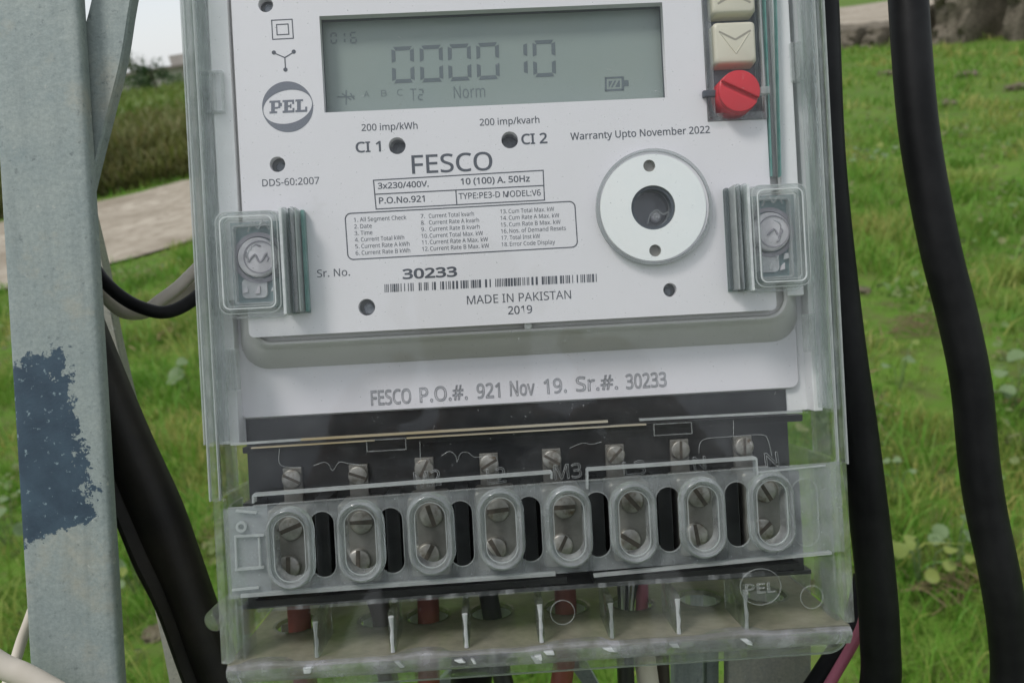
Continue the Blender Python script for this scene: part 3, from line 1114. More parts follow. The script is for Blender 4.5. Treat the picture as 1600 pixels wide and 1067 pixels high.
# angle post at the left: front flange plus a flange going back along its far edge
def post():
    w = 6.0
    xa, ya = L(0, 300, w)
    xb, yb = L(45, 1067, w)
    xc, yc = L(121, 0, w)
    xd, yd = L(186, 1067, w)
    def at(x0, y0, x1, y1, y):
        return x0 + (x1 - x0) * (y - y0) / (y1 - y0)
    yt, ybm = 320.0, -1450.0
    a, b = at(xa, ya, xb, yb, -40), at(xc, yc, xd, yd, -40)
    sl = (xd - xc) / (yd - yc)
    e = bpy.data.objects.new('steel_post', None)
    c0 = ((a + b) / 2, -40)
    yaw = Matrix.Rotation(math.atan(-sl), 4, 'Z')
    fr = MF @ Matrix.Translation((c0[0] * MM, c0[1] * MM, w * MM)) @ yaw
    e = empty('steel_post', 'galvanised steel angle post with a brushed patch of dark blue paint', 'post', fr)
    hw = (b - a) / 2
    x0p, y0p = L(22, 690, w)
    x1p, y1p = L(150, 690, w)
    iv = fr.inverted() @ MF
    p0 = iv @ Vector(L3(22, 690, w)) if False else iv @ (Vector(L3(20, 690, w)) * MM)
    p1 = iv @ (Vector(L3(128, 690, w)) * MM)
    ptop = iv @ (Vector(L3(80, 556, w)) * MM)
    pbot = iv @ (Vector(L3(80, 838, w)) * MM)
    M['galvpaint'] = galvanised('galvanised_painted', patch=(p0.x - 0.004, p1.x, pbot.y, ptop.y))
    mb = MB()
    # L section, rounded outer corner and toes, swept along the length
    r = 1.6
    sec = [(-hw + 4, -39), (-hw + 1, -39), (-hw, -38), (-hw, -2.5)]
    sec += [(-hw + r - r * math.cos(RAD(a)), -r + r * math.sin(RAD(a))) for a in (15, 45, 75)]
    sec += [(-hw + 2.6, 0), (hw - 2.2, 0)]
    sec += [(hw - 1.3 + 1.3 * math.sin(RAD(a)), -1.3 + 1.3 * math.cos(RAD(a))) for a in (20, 50, 80)]
    sec += [(hw, -2.2), (hw - 0.3, -4.6), (hw - 1.2, -5), (-hw + 8, -5), (-hw + 5, -8)]
    rings = []
    for y in np.linspace(ybm, yt, 60):
        rings.append([(x, y, z) for x, z in sec])
    mb.loft(rings)
    mb.build('angle_section', 'galvpaint', e, True, auto=50)


post()

# curved flat brace behind the post
def flatbar(name, left, right, w, th, mat, label, cat):
    """flat bar given by two pixel edges"""
    n = max(len(left), len(right)) * 5
    def res(e):
        P = catmull([Vector((p[0], p[1], 0)) for p in e], 8)
        idx = np.linspace(0, len(P) - 1, n)
        return [P[int(i)] for i in idx]
    l, r = res(left), res(right)
    rings = []
    for a, b in zip(l, r):
        pa, pb = L(a.x, a.y, w), L(b.x, b.y, w)
        e = 0.12
        ia = (pa[0] + (pb[0] - pa[0]) * e * 0.3, pa[1] + (pb[1] - pa[1]) * e * 0.3)
        ib = (pb[0] + (pa[0] - pb[0]) * e * 0.3, pb[1] + (pa[1] - pb[1]) * e * 0.3)
        rings.append([(pa[0], pa[1], w - th), (pa[0], pa[1], w - 0.7), (ia[0], ia[1], w), (ib[0], ib[1], w), (pb[0], pb[1], w - 0.7), (pb[0], pb[1], w - th)])
    mb = MB().loft(rings)
    o = mb.build(name, mat, None, False, frame=MF)
    return tag(o, label, cat)


flatbar('steel_brace', [(190, -260), (160, -100), (141, 0), (126, 60), (110, 150), (95, 250), (70, 400)], [(262, -260), (226, -100), (205, 0), (190, 92), (166, 188), (145, 272), (115, 400)], 0.5, 4, 'galv', 'curved galvanised flat brace crossing behind the top of the steel post', 'brace')
flatbar('steel_brace', [(60, 150), (118, 400), (138, 520), (180, 700), (240, 950), (270, 1100)], [(96, 150), (158, 400), (180, 520), (222, 700), (282, 950), (312, 1100)], -58, 5, 'galvwarm', 'plain brownish flat brace showing only beside the black sagging cable', 'brace')


def dark_angle():
    a0, a1 = Vector(L3(90, 520, -30)), Vector(L3(270, 1067, -30))
    tl = [(20, 480), (112, 668), (175, 817), (206, 893), (241, 961), (280, 1067), (330, 1190)]
    tr = [(128, 440), (157, 519), (217, 665), (272, 786), (303, 872), (346, 995), (420, 1190)]
    n = 40
    def res(e):
        P = catmull([Vector((p[0], p[1], 0)) for p in e], 8)
        return [P[int(i)] for i in np.linspace(0, len(P) - 1, n)]
    l, r = res(tl), res(tr)
    rings = []
    w = -30.0
    for p, q in zip(l, r):
        pa, pb = Vector(L3(p.x, p.y, w)), Vector(L3(q.x, q.y, w))
        d = (pb - pa)
        ln = d.length
        d.normalize()
        def at(s, z):
            v = pa + d * (s * ln)
            return (v.x, v.y, w + z)
        rings.append([at(0, -9), at(0.02, -1.0), at(0.10, 1.6), at(0.17, 2.0), at(0.22, 0.8), at(0.29, -0.6), at(0.42, 1.4), at(0.58, 2.4), at(0.76, 2.0), at(0.9, 0.4), at(1.0, -2.2), at(1.0, -6), at(0.25, -9)])
    o = MB().loft(rings).build('dark_brace', 'darksteel', None, True, frame=MF, auto=50)
    tag(o, 'thick blackened steel angle brace running down behind the meter corner', 'brace')


dark_angle()


def cable(name, pts, rpx, mat, label, cat='cable', seg=18, n=8, group=None):
    """pts: (px, py, w); rpx: radius in pixels at its own depth"""
    P = [Vector(L3(*p)) for p in pts]
    r = [rpx * (DIST - p[2]) / FPX for p in pts]
    o = MB().tube(P, r, seg, smooth_n=n).build(name, mat, None, True, frame=MF, auto=60)
    return tag(o, label, cat, group)


cable('black_cable', [(1240, -420, -60), (1268, -160, -30), (1279, 0, -24), (1290, 250, -22), (1316, 500, -22), (1344, 700, -22), (1366, 880, -24), (1375, 1000, -26), (1372, 1090, -28), (1330, 1300, -34), (1240, 1600, -50)], 30, 'blackrub', 'thick black cable running down against the side of the meter', group='thick black cables')
cable('black_cable', [(1400, -420, -60), (1412, -150, -40), (1419, 0, -34), (1435, 200, -32), (1466, 375, -30), (1497, 500, -30), (1517, 600, -30), (1529, 720, -30), (1541, 800, -30), (1562, 900, -30), (1577, 1000, -32), (1579, 1090, -34), (1560, 1300, -40), (1500, 1600, -55)], 29.5, 'blackrub', 'thick black cable hanging free with grass on both sides', group='thick black cables')
cable('black_cable', [(1352, 900, -52), (1340, 960, -50), (1321, 1000, -48), (1282, 1062, -48), (1225, 1150, -50), (1150, 1300, -60)], 18, 'blackrub', 'black cable slanting down behind the pink wire under the meter corner', group='thick black cables')
cable('pink_wire', [(1356, 900, -36), (1352, 950, -36), (1346, 980, -37), (1328, 1014, -38), (1300, 1062, -38), (1255, 1140, -40), (1180, 1290, -50)], 8.2, 'pinkw', 'pink insulated wire curving down beside the meter corner', 'wire', seg=12)
cable('black_sagging_cable', [(60, 250, -30), (110, 360, -26), (148, 420, -22), (171, 448, -20), (199, 470, -20), (228, 483, -20), (256, 488, -21), (285, 479, -24), (318, 455, -30), (380, 400, -50), (470, 320, -70)], 10, 'blackrub', 'thin black cable sagging from post to meter', seg=12)
cable('beige_sagging_cable', [(80, 330, -34), (120, 400, -30), (157, 452, -27), (178, 474, -27), (205, 487, -28), (232, 482, -29), (252, 468, -30), (279, 448, -32), (308, 420, -38), (380, 350, -56), (470, 280, -72)], 9.5, 'beigew', 'beige cable sagging just above the thin black cable', seg=12)
cable('beige_sagging_cable', [(90, 340, -40), (140, 430, -36), (180, 482, -34), (215, 492, -33), (250, 480, -33), (285, 460, -36), (312, 440, -42), (400, 370, -60), (480, 300, -74)], 8, 'beigew', 'second beige cable under the thin black cable, mostly hidden', seg=12)
cable('beige_cable', [(-160, 950, 20), (-60, 1000, 16), (0, 1038, 14), (34, 1053, 13), (70, 1072, 12), (150, 1120, 10), (300, 1230, 0), (420, 1300, -20)], 17.5, 'beigew', 'thick beige cable crossing the foot of the post', seg=14)
cable('beige_cable', [(70, 900, -20), (46, 968, -20), (34, 1000, -20), (24, 1032, -18), (10, 1072, -14), (-30, 1180, -5), (-60, 1300, 0)], 8, 'beigew', 'thin beige cable coming out behind the post edge', seg=12)

# galvanised channel carrying the meter, seen under its lower edge
bar('steel_channel', [(1138, 900), (1268, 895), (1268, 1500), (1138, 1500)], -64, -58, 'galvwarm', 'wide galvanised steel plate standing under the meter corner', 'support', 0.8)
bar('steel_channel', [(1054, 900), (1100, 900), (1100, 1500), (1054, 1500)], -70, -62, 'galv', 'narrow galvanised steel strip under the meter, next to the beige wire', 'support', 1.5)
bar('steel_channel', [(1103, 900), (1126, 900), (1126, 1500), (1103, 1500)], -76, -66, 'galv', 'rounded blue grey steel edge between the strip and the wide plate', 'support', 2.5)
flatbar('steel_brace', [(850, 980), (890, 1040), (920, 1085), (980, 1200)], [(885, 980), (920, 1040), (945, 1085), (1010, 1200)], -80, 4, 'galv', 'slanting grey steel bar seen below the middle of the meter', 'brace')
flatbar('steel_brace', [(770, 990), (700, 1050), (650, 1100), (560, 1200)], [(800, 1000), (722, 1058), (672, 1110), (590, 1210)], -85, 4, 'galv', 'slanting grey steel bar below the black wire', 'brace')

# ================================================================== THE METER
meter = empty('electricity_meter', 'white three-phase electricity meter under a clear plastic cover showing 000010', 'meter', MF)


def px(n, w=0.0):
    return n * (DIST - w) / FPX


# --- base plate and raised body
W_LOW = -10.0
x_l, _ = L(300, 300, -13)
x_r, _ = L(1280, 300, -13)
BX0, BX1 = L(320, 300, -13)[0], L(1262, 300, -13)[0]
BY1 = 150.0
BY0 = L(800, 668, -13)[1]
MB().loft([[(x, y, z) for x, y in rrect(BX0 + i, BX1 - i, BY0 + i, BY1, 4)] for z, i in ((-38, 1), (-12.4, 0), (-11.4, 0.6))]).build('base_plate', 'grey', meter, True)
MB().loft([[(x, y, z) for x, y in rrect(BX0 - 4, BX1 + 4, BY0 + 8, BY1, 4)] for z in (-52, -38.2)]).build('base_back', 'backgrey', meter)

for xa, xb, wt in ((L(316, 300, -6)[0], L(353, 300, -6)[0], -6.0), (L(1254, 300, -6)[0], L(1268, 300, -6)[0], -6.0)):
    MB().box(xa, xb, BY0 + 0.6, BY1 - 1, -11.4, wt).build('side_shelf', 'grey', meter, bevel=0.3)
fx0, fx1 = L(362, 20, 0)[0], L(1203, 280, 0)[0]
fy0 = L(800, 506, 0)[1]
holes_px = [(415, 8, 11.5), (433.5, 257, 12), (620.5, 228, 13.2), (796.5, 219, 13.2), (573, 480, 13), (1047, 453, 10.8)]
holes = [circle(*L(x, y, 0), px(r), 24) for x, y, r in holes_px]
lcd = [L(498, 27, 0), L(508, 177, 0), L(1042, 152, 0), L(1035, 3, 0)]
lx0, lx1 = (lcd[0][0] + lcd[1][0]) / 2, (lcd[2][0] + lcd[3][0]) / 2
ly0, ly1 = (lcd[1][1] + lcd[2][1]) / 2, (lcd[0][1] + lcd[3][1]) / 2
pan = (L(1101, 100, 0)[0], L(1193, 100, 0)[0], L(1148, 189, 0)[1], 160.0)
face_out = rrect(fx0, fx1, fy0, BY1 - 2, 1.5)
face = plate(face_out, holes + [[(lx0, ly0), (lx0, ly1), (lx1, ly1), (lx1, ly0)], [(pan[0], pan[2]), (pan[1], pan[2]), (pan[1], 140), (pan[0], 140)],
                                circle(*L(1020, 325, 0), px(86), 40)], -2.6, 0.0, 'faceplate', 'white', meter)
# body: stepped rounded skirt below the face
cy_edge = fy0


def sec(w, xl, xr, yb, r):
    return [(x, y, w) for x, y in rrect(xl, xr, yb, BY1 - 4, r, 8)]


bl = lambda x, w: L(x, 540, w)[0]
MB().loft([
    sec(W_LOW, bl(377, W_LOW), L(1246, 500, W_LOW)[0], L(800, 556, W_LOW)[1], 8),
    sec(-7.5, bl(379, -7.5), L(1244, 500, -7.5)[0], L(800, 550, -7.5)[1], 7.6),
    sec(-4.2, bl(386, -4.2), L(1240, 500, -4.2)[0], L(800, 528.5, -4.2)[1], 6.5),
    sec(-3.7, bl(389, -3.7), L(1238, 500, -3.7)[0], L(800, 525, -3.7)[1], 6.2),
    sec(-2.4, bl(391, -2.4), L(1235, 500, -2.4)[0], L(800, 522.5, -2.4)[1], 6),
    sec(-1.9, bl(394, -1.9), L(1231, 500, -1.9)[0], L(800, 518.5, -1.9)[1], 5.5),
    sec(-2.2, bl(397, -2.2), L(1227, 500, -2.2)[0], L(800, 515, -2.2)[1], 5.2),
    sec(-3.6, bl(398, -3.6), L(1225, 500, -3.6)[0], L(800, 513, -3.6)[1], 5),
    sec(-3.6, bl(400, -3.6), L(1221, 500, -3.6)[0], L(800, 509, -3.6)[1], 4.5),
    sec(-3.5, bl(415, -2.7), L(1190, 500, -2.7)[0], L(800, 494, -2.7)[1], 3)], cap1=False).build('body', 'skirt', meter, True, auto=38)
for xa, xb, yl in ((L(1222, 300, -2)[0], L(1248, 300, -2)[0], L(1240, 462, -2)[1]), (L(340, 300, -2)[0], L(371, 300, -2)[0], L(360, 470, -2)[1])):
    MB().box(xa, xb, yl, BY1 - 3, -9, -2.0).build('side_shelf', 'grey', meter, bevel=0.3)
# small moulding nub on the ridge
MB().disc(*L(825, 509, -2), px(6.5), -2.8, -1.6, 16, bev=0.4).build('nub', 'white', meter, True)
# lower white panel
MB().loft([[(x, y, z) for x, y in rrect(L(369, 600, W_LOW)[0] + i, L(1247, 540, W_LOW)[0] - i, L(800, 632, W_LOW)[1] + i, L(800, 470, W_LOW)[1], 2.5)] for z, i in ((-14, 0), (W_LOW - 0.6, 0), (W_LOW, 0.5))]).build('lower_panel', 'white', meter, True)
lettering('FESCO', (580, 633), (643, 629), 22, meter, 'engrave', W_LOW + 0.05, outline=0.018)
for s, a, b in (('P.O.#.', (656, 628), (731, 623)), ('921', (745, 622), (782, 620)), ('Nov', (797, 618), (836, 616)), ('19.', (850, 615), (886, 612)), ('Sr.#.', (900, 611), (966, 607)), ('30233', (978, 607), (1042, 603))):
    lettering(s, a, b, 22, meter, 'engrave', W_LOW + 0.05, outline=0.018)

# --- recessed display
W_LCD = -4.6
scr = MB().box(lx0 - 1, lx1 + 1, ly0 - 1, ly1 + 1, W_LCD - 1, W_LCD).build('display', 'lcd', meter)
t_ = 0.12
MB().frame([(lx0 - 1.1, ly0 - 1.1), (lx1 + 1.1, ly0 - 1.1), (lx1 + 1.1, ly1 + 1.1), (lx0 - 1.1, ly1 + 1.1)],
           [(lx0 - t_, ly0 - t_), (lx1 + t_, ly0 - t_), (lx1 + t_, ly1 + t_), (lx0 - t_, ly1 + t_)], W_LCD + 0.02, -0.9).build('display_frame', 'bezel', meter)
wl = W_LCD + 0.06


def seg_digit(x0, x1, yt, yb, slope, segs, lw, mat, name='digit'):
    """seven-segment digit from pixel bounds; slope = rise of the text line per pixel"""
    mb = MB()
    xm = (x0 + x1) / 2
    def P(x, y):
        return L3(x + (yb - y) * -0.03, y - (x - x0) * slope, wl)
    ym = (yt + yb) / 2
    g = lw * 0.28
    def H(y):
        a, b = x0 + lw * 0.55, x1 - lw * 0.55
        return [P(a - lw * 0.1, y - lw / 2), P(b + lw * 0.1, y - lw / 2), P(b - lw * 0.5, y + lw / 2), P(a + lw * 0.5, y + lw / 2)] if y < ym else [P(a + lw * 0.5, y - lw / 2), P(b - lw * 0.5, y - lw / 2), P(b + lw * 0.1, y + lw / 2), P(a - lw * 0.1, y + lw / 2)]
    def V(x, ya, yb_, inner):
        return [P(x - lw / 2, ya), P(x - lw / 2, yb_), P(x + lw / 2, yb_ - lw * 0.4), P(x + lw / 2, ya + lw * 0.4)] if inner > 0 else [P(x - lw / 2, ya + lw * 0.4), P(x - lw / 2, yb_ - lw * 0.4), P(x + lw / 2, yb_), P(x + lw / 2, ya)]
    quads = {'a': H(yt + lw / 2), 'd': H(yb - lw / 2), 'g': H(ym + 0.001),
             'f': V(x0 + lw / 2, yt + lw * 0.6, ym - g * 2, 1), 'e': V(x0 + lw / 2, ym + g * 2, yb - lw * 0.6, 1),
             'b': V(x1 - lw / 2, yt + lw * 0.6, ym - g * 2, -1), 'c': V(x1 - lw / 2, ym + g * 2, yb - lw * 0.6, -1)}
    for s in segs:
        mb.add(quads[s], [(0, 1, 2, 3)])
    return mb.build(name, mat, scr)


for x0, x1, yt, yb, s in ((613, 648, 74, 131, 'abcdef'), (657, 693, 72, 129.5, 'abcdef'), (701, 737, 70, 127.5, 'abcdef'), (745.5, 781, 68, 125.5, 'abcdef'), (789, 825, 66, 121, 'bc'), (833.5, 869, 64, 121.5, 'abcdef')):
    seg_digit(x0, x1, yt, yb, 0.05, s, 6.2, 'lcdink')
for x0, x1, yt, yb, s in ((516.5, 527, 51.5, 69.5, 'abcdef'), (529, 540, 51, 69, 'bc'), (547, 558, 50.5, 69, 'acdefg')):
    seg_digit(x0, x1, yt, yb, 0.05, s, 2.6, 'lcdfaint')
lettering('T', (641.5, 158), (651, 157.6), 19, scr, 'lcdfaint', wl)
seg_digit(653, 662.5, 139.5, 157.5, 0.05, 'abged', 2.4, 'lcdfaint')
for s, x, y in (('A', 568.5, 152.5), ('B', 595.5, 151.3), ('C', 620.5, 150)):
    lettering(s, (x, y), (x + 9, y - 0.4), 10, scr, 'lcdfaint', wl)
lettering('Norm', (709.5, 154.5), (758.5, 152), 19, scr, 'lcdfaint', wl)
strokes([[(528, 152), (553, 151)], [(541, 142), (541, 163)], [(535, 147), (548, 156)], [(548, 147), (553, 155)]], 2.4, wl, 'arrow_mark', 'lcdfaint', scr)
bmb = MB()
for q in ([(945, 121), (973, 119.6), (973, 122.6), (945, 124)], [(945, 140), (974, 138.6), (974, 142), (945, 143.4)], [(945, 121), (948, 121), (948, 143.3), (945, 143.4)], [(971, 120), (975, 120), (975.5, 142), (971.5, 142)], [(975, 126), (982, 125.6), (982.5, 135), (975.4, 135.4)], [(951, 127), (957, 126.7), (952, 137), (951, 137)], [(960, 126.5), (963, 126.3), (957.5, 136.8), (954.5, 137)], [(966.5, 126.2), (968.5, 126.1), (968.8, 136.2), (961, 136.6)]):
    bmb.add([L3(x, y, wl) for x, y in q], [(0, 1, 2, 3)])
bmb.build('battery_symbol', 'lcdink', scr)

# --- print on the face
for s, a, b, c, bo in (
        ('200 imp/kWh', (565, 205), (652.6, 201.5), 10.3, 0.006), ('200 imp/kvarh', (749.8, 196.7), (843, 192.3), 10.3, 0.006),
        ('CI 1', (556, 238.4), (595.5, 236.6), 15.5, 0.016), ('CI 2', (815, 225.8), (855.5, 223.6), 15.5, 0.016),
        ('FESCO', (644, 271.6), (770, 265.6), 28, 0.007), ('Warranty Upto November 2022', (891.5, 219), (1109.5, 208), 11, 0.008),
        ('3x230/400V.', (590.5, 295.3), (670, 291.8), 9, 0.012), ('10 (100) A. 50Hz', (720, 288.7), (828, 283.7), 9.5, 0.014),
        ('P.O.No.921', (592.3, 318.5), (663.8, 315.2), 9.5, 0.012), ('TYPE:PE3-D MODEL:V6', (717, 311.5), (845, 305.6), 9.3, 0.006),
        ('Sr. No.', (495.7, 433.4), (547, 430.6), 11.6, 0.003), ('30233', (629, 435.8), (714.5, 431.6), 14.5, 0.022),
        ('MADE IN PAKISTAN', (730, 475.7), (892.5, 466.6), 13.2, 0.0), ('2019', (794, 491.2), (831.8, 489), 12.2, 0.006),
        ('DDS-60:2007', (410, 291.6), (499, 287.4), 10.7, 0.003)):
    lettering(s, a, b, c, face, bold=bo)
col1 = [('1.', 'All Segment Check', 635, 346.7), ('2.', 'Date', 581, 357.2), ('3.', 'Time', 582, 367.6), ('4.', 'Current Total kWh', 631.6, 377.8), ('5.', 'Current Rate A kWh', 640, 388.2), ('6.', 'Current Rate B kWh', 641, 398.5)]
col2 = [('7.', 'Current Total kvarh', 740.7, 341), ('8.', 'Current Rate A kvarh', 748.5, 351.3), ('9.', 'Current Rate B kvarh', 749.7, 361.5), ('10.', 'Current Total Max. kW', 754.7, 371.9), ('11.', 'Current Rate A Max. kW', 762.6, 381.9), ('12.', 'Current Rate B Max. kW', 764.3, 392)]
col3 = [('13.', 'Cum Total Max. kW', 866, 333.6), ('14.', 'Cum Rate A Max. kW', 874, 343.8), ('15.', 'Cum Rate B Max. kW', 876, 354.2), ('16.', 'Nos. of Demand Resets', 884.3, 364.3), ('17.', 'Total Inst kW', 844, 374.7), ('18.', 'Error Code Display', 867.4, 385)]
for col, nx, tx, dx in ((col1, 553, 562.5, 0.55), (col2, 657.4, 670, 0.45), (col3, 781.7, 794.8, 0.4)):
    for i, (n_, s, xe, yb) in enumerate(col):
        o_ = dx * i
        yy = yb + 0.2
        wn_ = 6.5 if len(n_) == 2 else 10.5
        lettering(n_, (nx + o_, yy), (nx + o_ + wn_, yy - 0.35), 6.3, face, bold=0.0)
        lettering(s, (tx + o_, yy - 0.4), (xe, yy - 0.4 - (xe - tx) * 0.05), 6.5, face, bold=0.0)
strokes([[(583.5, 281.9), (848.6, 266.4), (850.8, 312.8), (587.7, 326.9), (583.5, 281.9)], [(586, 303.8), (849.6, 290)], [(712.2, 297.5), (713.8, 320)]], 1.7, 0.05, 'table_border', 'print', face)
# rounded legend border
rr = []
for cx_, cy_, a0 in ((548.5, 342.5, 180), (889.5, 324, 270), (893, 377.5, 0), (552.2, 396.5, 90)):
    for k in range(6):
        a = RAD(a0 + 90 * k / 5)
        rr.append((cx_ + 9 * math.cos(a), cy_ + 9 * math.sin(a)))
rr.append(rr[0])
strokes([rr], 1.7, 0.05, 'legend_border', 'print', face)
# double-square and three-phase symbols
strokes([[(424.3, 32.2), (456.3, 30.6), (458.3, 60.3), (426, 62), (424.3, 32.2)], [(432, 39), (450, 38), (451.3, 54), (433, 55), (432, 39)]], 1.6, 0.05, 'double_square_symbol', 'print', face)
ysym = MB()
for x, y in ((428, 82.7), (459, 81.3), (446, 109.3)):
    cx_, cy_ = L(x, y, 0)
    ysym.add([(p[0], p[1], 0.06) for p in circle(cx_, cy_, px(3.3), 14)], [tuple(range(14))])
for a, b in (((430, 84), (445, 90.5)), ((457, 83), (445, 90.5)), ((445, 90.5), (446, 107))):
    pa, pb = Vector(L3(*a, 0.05)), Vector(L3(*b, 0.05))
    d = (pb - pa).normalized()
    n_ = Vector((-d.y, d.x, 0)) * px(0.85)
    ysym.add([pa - n_, pb - n_, pb + n_, pa + n_], [(0, 1, 2, 3)])
ysym.build('three_phase_symbol', 'print', face)
# round emblem: dark ring that swells at top and bottom round a pale oval
M['emblem'] = solid('emblem_ink', (0.16, 0.175, 0.21), rough=0.5)
ec = L(449.5, 167.3, 0)
em = MB()
outer = circle(ec[0], ec[1], px(39.3), 64)
inner = []
for k in range(64):
    a = 2 * math.pi * k / 64
    rot = RAD(12)
    c, s = math.cos(a - rot), math.sin(a - rot)
    rad = 1 / math.sqrt((c / px(38.2)) ** 2 + (s / px(25.5)) ** 2)
    inner.append((ec[0] + rad * math.cos(a), ec[1] + rad * math.sin(a)))
em.add([(p[0], p[1], 0.05) for p in outer + inner], [(i, (i + 1) % 64, 64 + (i + 1) % 64, 64 + i) for i in range(64)])
em.build('emblem', 'emblem', face)
# slab letters P E L
sl = MB()
def slab(px0, rects):
    for x0, x1, y0, y1 in rects:
        q = []
        for x, y in ((x0, y0), (x1, y0), (x1, y1), (x0, y1)):
            X = px0 + x
            q.append(L3(X, 178 - y - (X - 420) * 0.05, 0.05))
        sl.add(q, [(0, 1, 2, 3)])
slab(421, [(0, 12, 0, 3.2), (2.6, 8.4, 3.2, 16.8), (0, 13, 16.8, 20), (13, 17, 16, 20), (14, 19.5, 10.5, 16), (13, 17, 8, 10.5), (8.4, 13, 7, 10)])
slab(441.5, [(0, 18.5, 0, 3.4), (2.6, 8.4, 3.4, 16.6), (0, 18, 16.6, 20), (8.4, 13.5, 8.6, 11.6), (11.8, 13.8, 6.6, 13.6), (15, 18, 13, 16.6), (15.5, 18.5, 3.4, 7)])
slab(461.5, [(0, 18.5, 0, 3.4), (2.6, 8.4, 3.4, 16.8), (0, 12, 16.8, 20), (15.2, 18.5, 3.4, 8)])
sl.build('lettering', 'emblem', face)
# bar code
bc = MB()
x = 601.5
random.seed(42)
pat = '1011 10011011 1101101111011101101 0110100 1 1101101011 110110 1 0111101111011010110101 1011 010110110110101101101101101011010011010 10 1 10110 11 1010 1 101 1011010111 101101'
bx = 601.0
i = 0
while bx < 938:
    on = random.random() < (0.82 if (int(bx) // 23) % 4 else 0.62)
    wd = random.choice((1.3, 1.3, 2.0, 3.2))
    if on:
        yb = 456.9 - (bx - 601) * 0.0495
        q = [(bx, yb), (bx + wd, yb - 0.1), (bx + wd - 0.35, yb - 12.7), (bx - 0.35, yb - 12.6)]
        bc.add([L3(*p, 0.05) for p in q], [(0, 1, 2, 3)])
    bx += wd + random.choice((1.1, 1.1, 1.5, 2.6))
bc.build('bar_code', 'print', face)

# --- holes in the face: liners, lamps and rivets
for k, (x, y, r) in enumerate(holes_px):
    cx_, cy_ = L(x, y, 0)
    R_ = px(r)
    if k in (2, 3):
        MB().disc(cx_, cy_, R_ * 0.97, -6.5, -5.6, 24).build('pulse_lamp', 'led', meter)
        MB().frame(circle(cx_, cy_, R_ * 1.1, 24), circle(cx_, cy_, R_ * 1.0, 24), -6.5, -2.61).build('lamp_tube', 'liner', meter, True)
    else:
        dx = px(3.2 if k != 5 else -2.6)
        MB().disc(cx_, cy_, R_ * 1.15, -4.4, -3.6, 24).build('hole_bottom', 'liner', meter)
        MB().disc(cx_ + dx * 0.6, cy_ + px(-2.0), R_ * 0.68, -3.6, -2.0, 20, bev=0.4).build('rivet', 'led' if k in (0, 4) else 'dark', meter, True)

# --- optical port
oc = L(1020, 325, 0)
port = MB().frame(circle(*oc, px(86), 56), circle(*oc, px(81), 56), -2.5, 1.6).build('optical_port', 'white', meter, True)
MB().frame(circle(oc[0], oc[1], px(90.5), 64), circle(oc[0], oc[1], px(86.4), 64), 0.02, 2.2).build('port_collar', 'frost2', port, True)
wc = [L(1020, 325, 1.4), L(1013.8, 260, 1.4), L(1023, 392, 1.4)]
plate(circle(*wc[0], px(83.0), 64), [circle(*wc[0], px(34.5), 40), circle(*wc[1], px(9.4), 18), circle(*wc[2], px(9.4), 18)], 0.2, 2.0, 'magnet_washer', 'steel', port)
for p in wc[1:]:
    MB().disc(p[0], p[1], px(9.3), -1.4, 0.6, 18).build('pin_hole', 'terminal', port)
MB().disc(wc[0][0], wc[0][1], px(36), -6.2, -5.0, 36).build('port_well', 'dark', port)
MB().frame(circle(*wc[0], px(34.4), 40), circle(*wc[0], px(29.5), 40), -5.0, 1.2).build('port_tube', 'bezel', port, True)
MB().disc(*L(1026, 338, -3), px(9), -5.0, -3.0, 20, bev=0.8).build('sensor', 'lilac', port, True)
MB().frame(circle(*L(1026, 338, -2.6), px(4.4), 16), circle(*L(1026, 338, -2.6), px(2.0), 16), -3.0, -2.5).build('sensor', 'edge', port, True)
MB().tube([L3(1012, 350, -2.8), L3(1016, 336, -2.6), L3(1026, 329, -2.6), L3(1036, 335, -2.6), L3(1044, 332, -2.8)], [0.1, 0.22, 0.3, 0.3, 0.35], 8, smooth_n=4).build('sensor_highlight', 'edge', port, True)  # pale tube painting a curved highlight over the sensor
MB().frame(circle(*wc[0], px(29.4), 40), circle(*wc[0], px(28.6), 40), -1.6, -1.25).build('window_ring', 'edge', port, True)
MB().disc(*L(1019, 326, -1), px(29.3), -1.2, -1.0, 36).build('port_window', 'pane', port)

# --- button panel
panel = MB().box(pan[0] - 0.5, pan[1] + 0.5, pan[2] - 0.5, 135, -4.4, -3.4).build('button_panel', 'dark', meter)
MB().frame([(pan[0] + 0.05, pan[2] + 0.05), (pan[1] - 0.05, pan[2] + 0.05), (pan[1] - 0.05, 130), (pan[0] + 0.05, 130)],
           [(pan[0] + 2.0, pan[2] + 2.0), (pan[1] - 0.8, pan[2] + 2.0), (pan[1] - 0.8, 128), (pan[0] + 2.0, 128)], -3.4, 1.2).build('panel_rim', 'wallpl', panel)
MB().frame(rrect(L(1108, 100, 0)[0], L(1190, 100, 0)[0], L(1148, 184, 0)[1], 128, 2.5), rrect(L(1113, 100, 0)[0], L(1186, 100, 0)[0], L(1148, 179, 0)[1], 127, 2.2), -3.3, -2.0).build('panel_rim', 'glass', panel, True)


